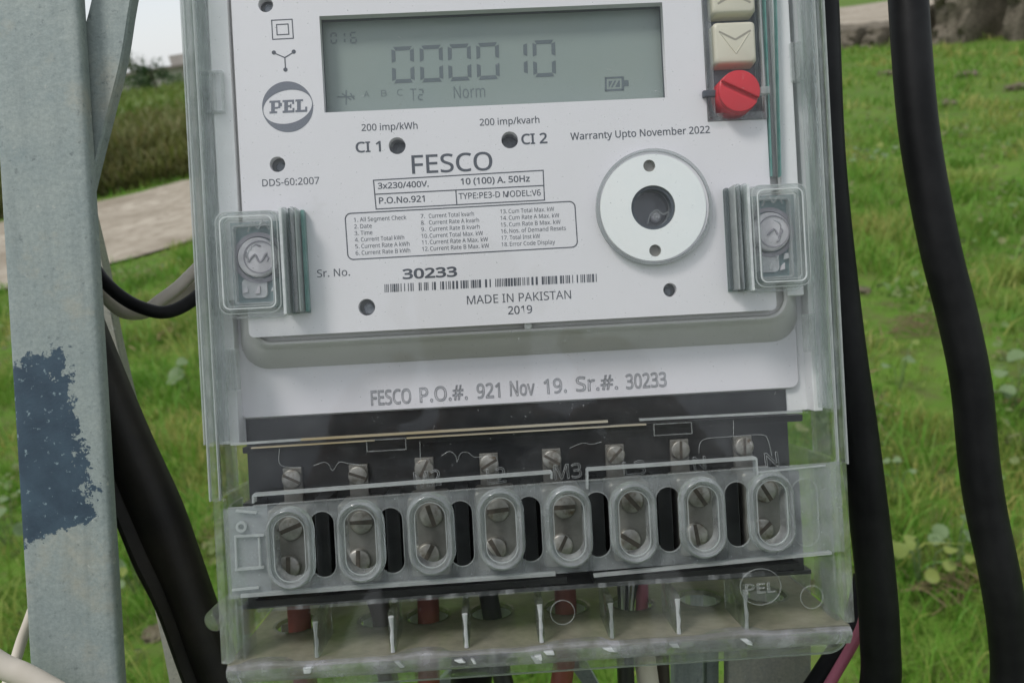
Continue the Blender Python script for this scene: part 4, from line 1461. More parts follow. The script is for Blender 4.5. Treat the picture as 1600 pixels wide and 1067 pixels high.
def button(x0, x1, yt, yb, up):
    w = 1.5
    a, b = L(x0, yb, w), L(x1, yt, w)
    cxm = (a[0] + b[0]) / 2
    hw, hh = (b[0] - a[0]) / 2, (b[1] - a[1]) / 2 + px(1.5)
    cym = (a[1] + b[1]) / 2
    rs = []
    for z, i, r in ((-3.3, 0.0, 1.0), (0.6, 0.15, 1.2), (1.3, 0.45, 1.3), (1.55, 1.0, 1.4)):
        rs.append([(x, y, z) for x, y in rrect(cxm - hw + i, cxm + hw - i, cym - hh + i, cym + hh - i, r)])
    o = MB().loft(rs).build('button', 'beige', meter, True, auto=60)
    s = -1 if not up else 1
    g = MB()
    W2 = 1.56
    tip = (cxm, cym + s * -0 + (1.2 if not up else -1.2))
    arms = [((cxm - hw * 0.74, cym + s * -hh * 0.52), (cxm, cym + s * -hh * 0.12)), ((cxm, cym + s * -hh * 0.12), (cxm + hw * 0.74, cym + s * -hh * 0.52))]
    for p, q in arms:
        d = (Vector(q) - Vector(p)).normalized()
        n_ = Vector((-d.y, d.x)) * 0.28
        pts = [Vector(p) - n_, Vector(q) - n_, Vector(q) + n_, Vector(p) + n_]
        g.prism([(v.x, v.y) for v in pts], W2 - 0.05, W2 + 0.03)
    g.build('chevron', 'groove', o)
    tri = MB()
    V3 = [(cxm - hw * 0.66, cym + s * -hh * 0.42), (cxm, cym + s * hh * 0.52), (cxm + hw * 0.66, cym + s * -hh * 0.42)]
    for p, q in ((V3[0], V3[1]), (V3[1], V3[2])):
        tri.tube([(p[0], p[1], W2), (q[0], q[1], W2)], 0.16, 6)
    tri.build('ridge', 'beige', o, True)
    return o


button(1117, 1181, 33, 100, False)
button(1113, 1179, -46, 22, True)
kc = L(1153, 145, 3.0)
kr = px(33.2, 3)
ka = RAD(-27)
knob = MB().disc(kc[0], kc[1], kr * 1.02, -3.3, 3.4, 44, r1=kr, bev=0.5).build('reset_knob', 'red', meter, True)
# the slot: two raised half discs leave a groove between them
for sgn in (1, -1):
    pts = []
    h0 = kr * 0.10
    a1 = math.acos(h0 / (kr * 0.98))
    for k in range(19):
        a = -a1 + 2 * a1 * k / 18 + math.pi / 2
        pts.append((math.cos(a) * kr * 0.98, math.sin(a) * kr * 0.98))
    q = []
    for x_, y_ in pts:
        y_ = y_ * sgn
        c, s = math.cos(ka), math.sin(ka)
        q.append((kc[0] + x_ * c - y_ * s, kc[1] + x_ * s + y_ * c))
    MB().prism(q, 3.3, 4.6).build('knob_cheek', 'red', knob, True, bevel=0.25, auto=60)
# lugs that hold the knob
MB().box(*sorted((L(1098, 145, 1)[0], L(1118, 145, 1)[0])), *sorted((L(1108, 152, 1)[1], L(1108, 142, 1)[1])), 0.05, 1.6).build('seal_lug', 'bezel', meter, bevel=0.2)
MB().box(*sorted((L(1188, 140, 2)[0], L(1203, 140, 2)[0])), *sorted((L(1195, 147, 2)[1], L(1195, 136, 2)[1])), 0.05, 2.4).build('seal_lug', 'edge', meter, bevel=0.2)

# teal edges of the window sheet
for xa, xb, wd in ((1193, 1205, 2.2), (1211, 1219, 1.5)):
    mb = MB()
    p, q = L3(xa, -30, 0.3), L3(xb, 276, 0.3)
    hw = px(wd) / 2
    mb.prism([(p[0] - hw, p[1]), (p[0] + hw, p[1]), (q[0] + hw, q[1]), (q[0] - hw, q[1])], -1.0, 0.9)
    mb.build('window_edge', 'teal', meter)
mb = MB()
p, q = L3(1200, -30, -0.5), L3(1213, 276, -0.5)
mb.prism([(p[0] - px(4), p[1]), (p[0] + px(5), p[1]), (q[0] + px(5), q[1]), (q[0] - px(4), q[1])], -9, -0.6)
mb.build('window_edge', 'wallpl', meter)

# --- terminal block
TW = -7.0
tb0, tb1 = L(380, 720, TW)[0], L(1240, 690, TW)[0]
tyt, tyb = L(800, 634, TW - 4)[1], L(800, 905, TW)[1]
block = MB().box(tb0, tb1, tyb, tyt + 6, -50, TW - 4).build('terminal_block', 'black', meter)
MB().box(L(378, 700, TW)[0], L(1254, 650, TW)[0], L(800, 684, TW)[1], L(800, 676, TW)[1], TW - 4, TW - 0.5).build('ledge', 'black', block)
# comb of black partitions in front of the block
tc_ = [(452, 858), (562, 848), (671, 838), (776, 829), (880, 824), (986, 815), (1091, 807), (1194, 799)]
TWM = 0.0
pw = px(44, TWM) / 2
for k in range(9):
    if k == 0:
        xa = L(395, 862, TWM)[0]
    elif k == 8:
        xa = L(1240, 795, TWM)[0]
    else:
        p, q = L(*tc_[k - 1], TWM), L(*tc_[k], TWM)
        xa = (p[0] + q[0]) / 2
    hw = pw / 2 * (1 if 0 < k < 8 else 0.8)
    MB().box(xa - hw, xa + hw, tyb, L(800, 760, TWM)[1], TW - 4, TWM + 1.5).build('partition', 'black', block, bevel=0.3)
MB().box(tb0, tb1, tyb - 1.2, tyb, -50, 1.0).build('ledge', 'black', block, bevel=0.2)
sang = [(20, 88), (0, 86), (105, 60), (5, 118), (0, 62), (-50, -33), (-55, 98), (-60, 40)]
for k, (x, y) in enumerate(tc_):
    c = L(x, y, TWM)
    hw, hh = px(32, TWM), px(62, TWM)
    term = MB().loft([[(a, b, z) for a, b in rrect(c[0] - hw + i, c[0] + hw - i, c[1] - hh + i, c[1] + hh - i, 1.2)] for z, i in ((-16, 0), (TWM - 0.5, 0), (TWM, 0.4))]).build('terminal', 'terminal', meter, True)
    for j, dy in enumerate((-32, 29)):
        sx, sy = L(x - 2 * dy / 30, y + dy, 1.5)
        r = px(18.5, 1.5)
        scw = MB().disc(sx, sy, r, TWM, 1.7, 26, bev=0.5).build('screw', 'screw', term, True)
        a = RAD(sang[k][j])
        d, n_ = Vector((math.cos(a), math.sin(a))), Vector((-math.sin(a), math.cos(a)))
        pts = [Vector((sx, sy)) + d * (s1 * r * 0.93) + n_ * (s2 * r * random.uniform(0.13, 0.22)) for s1, s2 in ((-1, -1), (1, -1), (1, 1), (-1, 1))]
        MB().prism([(v.x, v.y) for v in pts], 1.2, 1.735).build('screw_slot', 'slot', term)
# link screws above
lk = [(457, 747, -28), (560, 742, -20), (663, 731, 62), (764, 724, 28), (862, 717, -32), (961, 710, 45), (1062, 702, 88), (1161, 697, 88)]
LW = -9.5
for k, (x, y, an) in enumerate(lk):
    c = L(x, y, LW)
    hw = px(14.5, LW)
    tab = MB().box(c[0] - hw, c[0] + hw, c[1] - px(44, LW), c[1] + px(16, LW), TW - 4, LW).build('link_tab', 'terminal', meter, bevel=0.2)
    r = px(15, LW)
    MB().disc(c[0], c[1], r, LW, LW + 1.6, 24, bev=0.4).build('screw', 'screw', tab, True)
    a = RAD(an)
    d, n_ = Vector((math.cos(a), math.sin(a))), Vector((-math.sin(a), math.cos(a)))
    pts = [Vector(c) + d * (s1 * r * 0.93) + n_ * (s2 * r * 0.14) for s1, s2 in ((-1, -1), (1, -1), (1, 1), (-1, 1))]
    MB().prism([(v.x, v.y) for v in pts], LW + 1.0, LW + 1.635).build('screw_slot', 'slot', tab)

# --- clear front cover
CW = 6.0
cx0, cx1 = L(287, 40, CW)[0], L(1290, 40, CW)[0]
cyb = L(800, 672, CW)[1]
fc = MB().box(cx0 + 3.2, cx1 - 3.2, cyb, BY1, CW - 0.02, CW).build('front_cover', 'pane', meter)
# side rims: solid clear plastic, outer bead, step and groove
def rim(x_out, sgn, y0, y1, wtop, name='cover_rim', parent=None, th=2.6, wb=-14.0):
    s = sgn
    prof = [(0, wb), (0, wtop - 1.2), (0.5, wtop - 0.3), (1.3, wtop), (th - 0.6, wtop), (th, wtop - 0.8), (th, wtop - 3.0), (th - 1.2, wtop - 3.8), (th - 1.2, wb)]
    rings = [[(x_out + s * a, y, z) for a, z in prof] for y in (y0, y1)]
    return MB().loft(rings).build(name, 'rim', parent or fc, True, auto=35)


rim(cx0, 1, L(335, 783, CW)[1], BY1, CW)
rim(cx1, -1, L(1312, 722, CW)[1] + 0.4, BY1, CW)
# inner ribs of the side walls
for xq, yq, m_, wd, w0, w1 in ((1272, 300, 'streak', 4.0, -2.2, -2.0), (330, 300, 'streak', 3.0, -2.2, -2.0), (322, 100, 'wallpl', 1.0, -13, 3), (338, 60, 'edge', 0.25, -12, -11), (1252, 60, 'wallpl', 1.0, -13, 3), (1268, 300, 'edge', 0.8, -12.5, -8), (309, 300, 'edge', 0.35, -6, 4.5), (1280, 300, 'wallpl', 0.5, -6, 4.5)):
    xx = L(xq, yq, (w0 + w1) / 2)[0]
    MB().box(xx - wd / 2, xx + wd / 2, cyb + 0.5, BY1 - 1, w0, w1).build('cover_rib', m_, fc)
for xx, w0, w1, wd in ((cx0 + 0.15, 4.6, 6.12, 0.35), (cx0 + 2.75, 5.0, 6.1, 0.3), (cx1 - 0.15, 4.6, 6.12, 0.35), (cx1 - 2.75, 5.0, 6.1, 0.4)):
    MB().box(xx - wd / 2, xx + wd / 2, L(335, 783, CW)[1], BY1 - 1, w0, w1).build('rim_edge', 'edge', fc)
# moulded clips
for x0, x1, y0, y1 in ((318, 346, 110, 176), (1240, 1252, 65, 126), (1262, 1274, 490, 550), (356, 368, 545, 610)):
    a, b = L(x0, y1, 0), L(x1, y0, 0)
    MB().frame([(a[0], a[1]), (b[0], a[1]), (b[0], b[1]), (a[0], b[1])], [(a[0] + 0.35, a[1] + 0.35), (b[0] - 0.35, a[1] + 0.35), (b[0] - 0.35, b[1] - 0.35), (a[0] + 0.35, b[1] - 0.35)], -3, 0).build('cover_clip', 'emboss', fc)
    MB().box(a[0] + (b[0] - a[0]) * 0.42, a[0] + (b[0] - a[0]) * 0.56, a[1] + 0.4, b[1] - 0.4, -3, 1).build('cover_clip', 'emboss', fc)

# --- sealing blocks on both sides
def seal(x0, x1, y0, y1, flip, screw, cut):
    """thick clear box over a sealing screw; flip = +1 when the dark bars stand at its right side"""
    w = 8.0
    a, b = L(x0, y1, w), L(x1, y0, w)
    X0, X1, Y0, Y1 = a[0], b[0], a[1], b[1]
    if flip > 0:
        X1 = L(x1, y0, 1)[0]
    else:
        X0 = L(x0, y0, 1)[0]
    bw = (X1 - X0) * 0.25
    ix0, ix1 = (X0, X1 - bw) if flip > 0 else (X0 + bw, X1)
    root = MB().box(ix0 + 2.0, ix1 - 1.0, Y0 + 2.0, Y1 - 2.0, 0.1, 0.6).build('seal_block', 'tealdark', meter)
    # thick clear walls: rounded frame
    def rf(i, r):
        r = max(0.5, r - 1.3)
        return rrect(ix0 + i, ix1 - i, Y0 + i, Y1 - i, r, 6)
    n = len(rf(0, 4))
    rings = []
    for z, i, r in ((0.7, 0.2, 4.2), (6.4, 0.0, 4.2), (7.4, 0.3, 4.0), (8.0, 1.0, 3.4), (8.0, 1.7, 3.0), (7.4, 2.1, 2.6), (0.8, 3.0, 2.2)):
        rings.append([(x, y, z) for x, y in rf(i, r)])
    MB().loft(rings, closed=True).build('clear_wall', 'rim', root, True, auto=35)
    MB().frame(rf(1.5, 3.1), rf(1.78, 3.0), 7.8, 8.2).build('wall_edge_and_highlight', 'glint', root, True)  # these pale edge lines are highlights painted onto the clear walls
    MB().frame(rf(0.25, 4.0), rf(0.5, 3.9), 7.2, 7.7).build('wall_edge_and_highlight', 'edge', root, True)
    MB().frame(rf(2.3, 2.6), rf(2.5, 2.5), 6.6, 7.0).build('wall_edge_and_highlight', 'edge', root, True)
    MB().frame(rf(3.0, 2.2), rf(3.5, 2.0), 0.8, 3.0).build('wall_edge_and_highlight', 'edge', root, True)
    MB().frame(rf(-0.7, 4.6), rf(0.0, 4.2), 0.1, 1.0).build('wall_edge_and_highlight', 'emboss', root, True)
    MB().box(ix0 + 1.9, ix1 - 1.9, Y0 + 1.9, Y1 - 1.9, 5.6, 5.62).build('clear_lid', 'pane', root)
    # dark edge bars
    sx0 = X1 - bw if flip > 0 else X0
    for k, (f0, f1, m_, z1) in enumerate(((0.02, 0.16, 'glint', 7.4), (0.20, 0.36, 'wallpl', 7.6), (0.40, 0.48, 'smoke', 6.0), (0.55, 0.72, 'wallpl', 7.6), (0.75, 0.80, 'edge', 7.0), (0.84, 1.0, 'teal' if flip > 0 else 'smoke', 2.4))):
        g0, g1 = (f0, f1) if flip > 0 else (1 - f1, 1 - f0)
        MB().box(sx0 + bw * g0, sx0 + bw * g1, Y0 - 0.4 + 0.3 * k * 0.5, Y1 + 0.4, 0.3, z1).build('seal_bar', m_, root, bevel=0.12)
    MB().box(sx0, sx0 + bw, Y0, Y1, 0.05, 0.3).build('seal_bar', 'tealdark', root)
    # sealing screw
    sx, sy = L(*screw, 3)
    r = px(31, 3)
    MB().disc(sx, sy, r, 0.6, 3.0, 32, bev=0.5).build('seal_screw', 'lilac', root, True)
    MB().frame(circle(sx, sy, r * 1.28, 32), circle(sx, sy, r * 1.08, 32), 0.6, 1.6).build('screw_collar', 'lilac2', root, True)
    MB().frame(circle(sx + px(4), sy, r * 0.82, 28), circle(sx + px(4), sy, r * 0.76, 28), 3.0, 3.2).build('seal_screw', 'lilac2', root, True)
    zz = [L(screw[0] + dx, screw[1] + dy, 3.1) for dx, dy in cut]
    MB().tube([(p[0], p[1], 3.05) for p in zz], [0.2, 0.38, 0.25, 0.4], 6, smooth_n=4).build('seal_mark', 'lilac2', root, True)
    for q in range(5):
        a0 = random.uniform(0, 6.28)
        arc = [(sx + r * 0.6 * random.uniform(0.7, 1) * math.cos(a0 + 0.3 * j), sy + r * 0.6 * math.sin(a0 + 0.3 * j) + random.uniform(-0.3, 0.3), 3.02) for j in range(4)]
        MB().tube(arc, [0.12, 0.3, 0.2, 0.08], 6, smooth_n=3).build('seal_mark', 'edge' if q % 2 else 'lilac2', root, True)
    for q in range(4):
        fx, fy = sx + random.uniform(-1.2, 1.2) * r, sy + random.choice((-1.6, -1.9, 1.5)) * r + random.uniform(-1, 1)
        MB().prism([(fx - random.uniform(0.3, 0.9), fy), (fx + random.uniform(0.2, 0.8), fy + 0.3), (fx + 0.5, fy + random.uniform(1.0, 2.4)), (fx - 0.4, fy + random.uniform(0.8, 2.0))], 0.7, 1.8).build('seal_flake', random.choice(('glint', 'edge', 'lilac')), root, bevel=0.15)
    # locking tail below the head
    tx, ty = L(screw[0] - 4, screw[1] + 50, 2)
    MB().loft([[(x, y, z) for x, y in rrect(tx - px(20), tx + px(18), ty - px(13), ty + px(17), 1.3)] for z in (0.6, 1.4)]).build('seal_tail', 'glint', root, True)
    tx, ty = L(screw[0] + 2, screw[1] - 48, 2)
    MB().tube([(tx - 3, ty - 1.4, 2), (tx - 1.5, ty + 1.2, 2.4), (tx, ty - 0.6, 2.6), (tx + 1.4, ty + 1.0, 2.4), (tx + 2.8, ty - 0.9, 2)], 0.28, 6, smooth_n=5).build('seal_wire', 'edge', root, True)


seal(341, 476, 324, 494, 1, (402, 402), ((-14, 8), (-4, -4), (4, 8), (14, -6)))
seal(1130, 1262, 284, 454, -1, (1205, 362), ((-6, 6), (4, -4), (10, 4)))

# --- terminal cover: top lip, frosted window strip, front, sides, floor
TC = 8.0
tx0, tx1 = L(334, 820, TC)[0], L(1327, 800, TC)[0]
lipA, lipB = L(362, 694, CW), L(1252, 641, CW)
tcov = MB().box(tx0 + 3, tx1 - 3, L(800, 1018, 10)[1], L(800, 900, 10)[1], 9.95, 9.97).build('terminal_cover', 'pane', meter)


def bar_px(p, q, hpx, w0, w1, mat, name, parent):
    a, b = Vector(L3(*p, w1)), Vector(L3(*q, w1))
    d = (b - a).normalized()
    n_ = Vector((-d.y, d.x, 0)) * px(hpx, w1) / 2
    pts = [a - n_, b - n_, b + n_, a + n_]
    return MB().prism([(v.x, v.y) for v in pts], w0, w1).build(name, mat, parent)


# upper clear sheet of the terminal cover, between the lip and the strip
MB().box(tx0 + 3, tx1 - 3, L(800, 770, CW)[1], cyb - 0.1, CW - 1.0, CW - 0.98).build('upper_sheet', 'pane2', tcov)
for p, q, m_ in (((360, 694.5), (470, 687), 'edge'), ((470, 687), (950, 658.5), 'gold'), ((1000, 656), (1254, 643), 'edge')):
    bar_px(p, q, 3.2, CW - 1.6, CW + 0.1, m_, 'top_lip', tcov)
for p, q, m_ in (((392, 700), (585, 688), 'gold'), ((635, 684.5), (1010, 663), 'gold')):
    bar_px(p, q, 2.2, CW - 1.8, CW - 0.2, m_, 'top_lip', tcov)
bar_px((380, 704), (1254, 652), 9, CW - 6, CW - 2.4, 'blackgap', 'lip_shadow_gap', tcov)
for x0, x1, y0, y1 in ((573, 634, 684, 706), (1022, 1081, 659, 681)):
    a, b = L(x0, y1, CW), L(x1, y0, CW)
    MB().frame([(a[0], a[1]), (b[0], a[1]), (b[0], b[1]), (a[0], b[1])], [(a[0] + 0.2, a[1] + 0.2), (b[0] - 0.2, a[1] + 0.2), (b[0] - 0.2, b[1] - 0.2), (a[0] + 0.2, b[1] - 0.2)], CW - 0.4, CW + 0.1).build('catch', 'emboss', tcov)

# frosted strip with oval screw windows and slots
ov = [(452, 858), (563, 847), (673, 836), (783, 828.5), (890, 824.5), (992, 818), (1100, 810), (1208, 801)]
sl_ = [(505, 850), (612, 844), (721, 833), (828, 826), (934, 819), (1045, 811), (1152, 803)]
SW = 8.0
p0, p1, p2, p3 = L(348, 796, SW), L(1312, 721, SW), L(1320, 861, SW), L(357, 936, SW)
strip_out = [p0, p3, p2, p1]
hol = []
for x, y in ov:
    c = L(x, y, SW)
    hol.append(stadium(c[0], c[1], px(26, SW), px(52, SW)))
for x, y in sl_:
    c = L(x, y, SW)
    hol.append(stadium(c[0], c[1], px(18.5, SW), px(51, SW)))
plate(strip_out, hol, SW - 0.5, SW, 'window_strip', 'frost', tcov)
for x, y in sl_:
    c = L(x, y, SW)
    MB().frame(stadium(c[0], c[1], px(19.5, SW), px(52, SW)), stadium(c[0], c[1], px(18.2, SW), px(50.7, SW)), SW - 0.2, SW + 0.25).build('slot_edge', 'emboss', tcov, True)
c = L(1258, 800, SW)
MB().frame(stadium(c[0], c[1], px(21, SW), px(54, SW)), stadium(c[0], c[1], px(19.4, SW), px(52.4, SW)), SW, SW + 0.3).build('slot_edge', 'emboss', tcov, True)
for x, y in ov:
    c = L(x, y, SW + 2)
    rings = []
    for z, gx in ((SW - 0.1, 37), (SW + 1.6, 35.5), (SW + 2.4, 34), (SW + 2.6, 31.5), (SW + 2.3, 28.5), (SW - 1.5, 25), (SW - 4.0, 24), (SW - 4.0, 23.4), (SW - 0.3, 24.6)):
        rings.append([(a, b, z) for a, b in stadium(c[0], c[1], px(gx, SW), px(gx + 27, SW))])
    MB().loft(rings, closed=True).build('oval_window', 'ring', tcov, True, auto=50)
    MB().frame(stadium(c[0], c[1], px(24.4, SW), px(51, SW)), stadium(c[0], c[1], px(23.2, SW), px(49.8, SW)), SW + 1.5, SW + 1.8).build('oval_edge', 'edge', tcov, True)
# ledge over the strip (two lengths with turned-down ends)
for pts in ([(395, 786), (395, 774), (862, 738), (862, 748)], [(918, 764), (918, 734), (1182, 716), (1184, 742)]):
    for p, q in zip(pts[:-1], pts[1:]):
        bar_px(p, q, 4.0 if abs(p[0] - q[0]) > 20 else 3.0, SW - 2.0, SW + 0.6, 'edge', 'strip_ledge', tcov)
bar_px((395, 790), (1200, 729), 2, SW, SW + 0.5, 'emboss', 'strip_ledge', tcov)
bar_px((1184, 738), (1290, 727), 2.4, SW, SW + 0.5, 'edge', 'strip_ledge', tcov)
# lower ledge, dark recess and bright edge under the windows
bar_px((376, 931), (868, 897), 5, SW - 1, SW + 0.8, 'edge', 'lower_ledge', tcov)
bar_px((928, 900), (1300, 864), 4, SW - 1, SW + 0.8, 'edge', 'lower_ledge', tcov)
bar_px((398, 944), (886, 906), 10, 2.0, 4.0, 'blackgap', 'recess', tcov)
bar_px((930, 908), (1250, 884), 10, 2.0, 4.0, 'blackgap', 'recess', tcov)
bar_px((400, 954), (1196, 897), 4.5, SW, SW + 1.6, 'wallpl', 'lower_ledge', tcov)
# bracket shapes left of the windows
for p, q, h in (((368, 798), (400, 801), 3), ((366, 838), (412, 836), 3), ((367, 890), (412, 886), 4), ((362, 922), (404, 918), 3), ((367, 838), (369, 890), 2.5), ((404, 840), (406, 888), 2.5)):
    bar_px(p, q, h, SW, SW + 0.8, 'edge', 'bracket', tcov)
a_, b_ = L(362, 932, SW), L(416, 790, SW)
MB().box(a_[0], b_[0], a_[1], b_[1], SW - 0.9, SW - 0.55).build('bracket', 'frost2', tcov)
cc = L(378, 822, SW)
MB().frame(circle(*cc, px(8), 20), circle(*cc, px(4.5), 20), SW, SW + 0.8).build('bracket', 'edge', tcov, True)
# raised lettering on the clear sheet
for s, a, b, h in (('M2', (648, 762), (690, 757), 24), ('L2', (762, 757), (792, 753), 24), ('M3', (866, 749), (910, 745), 22), ('L3', (975, 744), (1010, 740), 22), ('N', (1084, 734), (1104, 732), 20), ('N', (1196, 730), (1218, 727), 22)):
    lettering(s, a, b, h, tcov, 'emboss', CW - 0.6, outline=0.013)
# fine moulded wiring diagram
for poly in ([(437, 700), (436, 722), (446, 729), (470, 730)], [(490, 727), (506, 722), (514, 726), (520, 735), (530, 722), (545, 724), (570, 727)], [(690, 712), (702, 705), (712, 712), (714, 722), (720, 708), (732, 707), (742, 714), (772, 712), (778, 722)], [(890, 700), (910, 692), (924, 694), (940, 690)], [(1092, 708), (1094, 692), (1105, 685), (1140, 682), (1190, 679), (1200, 688), (1206, 712)], [(1146, 656), (1146, 680)], [(656, 690), (657, 722)]):
    P = [L3(x, y, CW - 0.7) for x, y in poly]
    MB().tube(P, 0.11, 6, smooth_n=4).build('moulded_line', 'emboss', tcov, True)

# side rims of the terminal cover
yb_l = L(350, 1050, 4)[1]
rim(tx0, 1, L(345, 1035, 8)[1], L(335, 782, 8)[1], 9.0, 'side_wall', tcov, 3.0, -40)
rim(tx1, -1, L(1325, 970, 8)[1], L(1315, 722, 8)[1], 9.0, 'side_wall', tcov, 3.0, -40)
for xq, yq, wd in ((388, 990, 0.5), (372, 860, 0.5), (1287, 760, 0.5), (1300, 960, 0.5)):
    xx = L(xq, yq, 2)[0]
    MB().box(xx - wd / 2, xx + wd / 2, L(800, 1015, 4)[1], L(800, 905 if yq > 900 else 760, 4)[1], -4, 6).build('inner_wall', 'wallpl', tcov)
# floor of the cover: dusty sheet with wire holes
FY = L(800, 1012, 8)[1]
wires_px = [(469, 985), (598, 978), (670, 968), (768, 957), (884, 948), (985, 940), (1090, 935), (1190, 925)]
wires_x = []
WZ = -21.0
for x, y in wires_px:
    d = Vector(((x - 800) / FPX, -(y - 533.5) / FPX, -1.0))
    wires_x.append(L(x, y, WZ)[0])
# built in the x-w plane, then turned flat
ax = Matrix(((1, 0, 0, 0), (0, 0, 1, FY * MM), (0, 1, 0, 0), (0, 0, 0, 1)))
outl = [(tx0 + 2, 9.0), (tx1 - 2, 9.0), (tx1 - 2, -48), (tx0 + 2, -48)]
plate(outl, [circle(x, WZ + 2, 6.4, 28, ry=7.5) for x in wires_x], -0.8, 0.8, 'floor', 'floor', tcov, axes=ax)
# collars round the wire holes
for x in wires_x:
    mb = MB()
    rings = []
    for r, y in ((6.4, FY + 0.9), (6.4, FY - 7), (7.2, FY - 7), (7.2, FY + 0.85)):
        rings.append([(x + r * math.cos(a), y, WZ + 2 + r * 1.17 * math.sin(a)) for a in [2 * math.pi * k / 28 for k in range(28)]])
    mb.loft(rings, closed=True).build('wire_collar', 'glass', tcov, True)
    for sg, a0, a1 in ((1, 20, 62), (1, 118, 160)):
        mg = MB()
        arc = [RAD(a0 + (a1 - a0) * q / 6) for q in range(7)]
        mg.loft([[(x + 6.25 * math.cos(t), y, WZ + 2 + 7.3 * math.sin(t) * -1) for y in (FY - 0.5, FY - 6.0)] + [(x + 6.0 * math.cos(t), y, WZ + 2 - 7.0 * math.sin(t)) for y in (FY - 6.0, FY - 0.5)] for t in arc])
        mg.build('collar_sheen', 'glint', tcov, True)
# ribs standing on the floor
for k, (x, y) in enumerate(((510, 1000), (622, 990), (731, 985), (842, 978), (946, 972), (1045, 962), (1145, 950))):
    xx = L(x, y, -4)[0]
    hgt = 10 + 2.5 * random.random()
    MB().box(xx - 0.9, xx + 0.9, FY + 0.85, FY + hgt, -9, 7.5).build('rib', 'glass', tcov, True, bevel=0.4)
    mb = MB()
    wv = [(xx + 0.18 * noise.noise(Vector((k * 3.1, q * 0.8, 0))), FY + 1 + q * (hgt - 2) / 5, 7.9 + 0.3 * noise.noise(Vector((q * 1.3, k, 2)))) for q in range(6)]
    mb.tube(wv, [0.6, 0.45, 0.55, 0.4, 0.55, 0.75], 8, smooth_n=4)
    mb.build('rib_edge_glint', 'glint' if k in (1, 2, 3, 5) else 'edge', tcov, True)  # pale tube paints the glint down the rib's front edge
    MB().box(xx - 1.0, xx + 1.0, FY + hgt - 1.2, FY + hgt + 1.3, -9, -6.5).build('rib_top', 'glint', tcov, True, bevel=0.4)
    # pale shards that paint glints at the rib's foot, under the bead
    for q in range(random.choice((1, 2, 2, 3))):
        fx = xx + random.uniform(-2.6, 2.6)
        fy = FY - random.uniform(0.4, 1.6)
        w_ = random.uniform(0.5, 1.7)
        h_ = random.uniform(0.7, 2.3)
        sk = random.uniform(-1.2, 1.2)
        MB().prism([(fx - w_, fy), (fx + w_ * 0.7, fy + random.uniform(-0.3, 0.3)), (fx + w_ + sk, fy - h_), (fx - w_ * 0.4 + sk, fy - h_ * random.uniform(0.7, 1.1))], 9.2, 10.75).build('rib_foot_glint', random.choice(('glint', 'edge', 'edge')), tcov, True, bevel=0.25)
# back wall low down behind the wires
# lower front rim: wavy clear bead and flange
def wavy(y, amp):
    ring = []
    n = 90
    rings = []
    for i in range(n):
        x = tx0 + 2 + (tx1 - tx0 - 4) * i / (n - 1)
        dy = amp * max(0.0, math.sin(i / (n - 1) * math.pi * 8)) + 0.35 * noise.noise(Vector((x * 0.12, 0, 0)))
        y0 = y + dy
        rings.append([(x, y - 4.2, 3.5), (x, y - 4.2, 9.0), (x, y - 1.5, 10.6), (x, y0 - 0.2, 10.4), (x, y0 + 0.6, 9.4), (x, y0 + 0.3, 6.0), (x, y - 1.2, 3.8)])
    return MB().loft(rings)


wavy(FY, 0.7).build('front_bead', 'bead', tcov, True)
o_l, o_r = tx0 + 0.2, tx1 - 0.2
yfl = FY - 8.6
U = []
for x, y in rrect(o_l, o_r, yfl, FY + 30, 6.5, 8):
    U.append((x, y))
def u_path(i):
    p = rrect(o_l + i, o_r - i, yfl + i, FY + 40, max(6.5 - i, 1), 8)
    return [(o_l + i, FY + 13)] + p[18:36] + [(o_r - i, FY + 13)]


prof_u = ((0, -2), (0, 4.5), (0.6, 5.4), (3.4, 5.4), (4.2, 4.6), (4.2, -2))
MB().loft([[(u_path(i)[k][0], u_path(i)[k][1], z) for i, z in prof_u] for k in range(20)]).build('lower_flange', 'rim', tcov, True, auto=35)
MB().loft([[(u_path(i)[k][0], u_path(i)[k][1], z) for i, z in ((3.5, 5.45), (3.5, 5.8), (3.95, 5.8), (3.95, 5.45))] for k in range(1, 19)]).build('flange_edge', 'glint', tcov, True)
MB().loft([[(u_path(i)[k][0], u_path(i)[k][1], z) for i, z in ((0.1, 4.6), (0.1, 5.0), (0.5, 5.2), (0.5, 4.6))] for k in range(1, 19)]).build('flange_edge', 'edge', tcov, True)
# round boss with letters, and blind circles
b0 = L(1188, 916, 10)
MB().frame(circle(*b0, px(33, 10), 40, ry=px(29, 10)), circle(*b0, px(32, 10), 40, ry=px(28, 10)), 10, 10.35).build('boss', 'emboss', tcov, True)
MB().prism(circle(*b0, px(32, 10), 40, ry=px(28, 10)), 9.99, 10.06).build('boss', 'pane2', tcov)
lettering('PEL', (1165, 928), (1213, 924), 15, tcov, 'emboss', 10.4, outline=0.025)
for x, y, r in ((1268, 932, 18.5), (879, 956, 19.5)):
    c = L(x, y, 10)
    MB().frame(circle(*c, px(r, 10), 32), circle(*c, px(r - 1.1, 10), 32), 10, 10.3).build('blind_hole', 'emboss', tcov, True)
# side bump
c = L(343, 962, 0)
MB().disc(c[0], c[1], px(17), -8, 5, 24, bev=2.0).build('side_lug', 'rim', tcov, True)

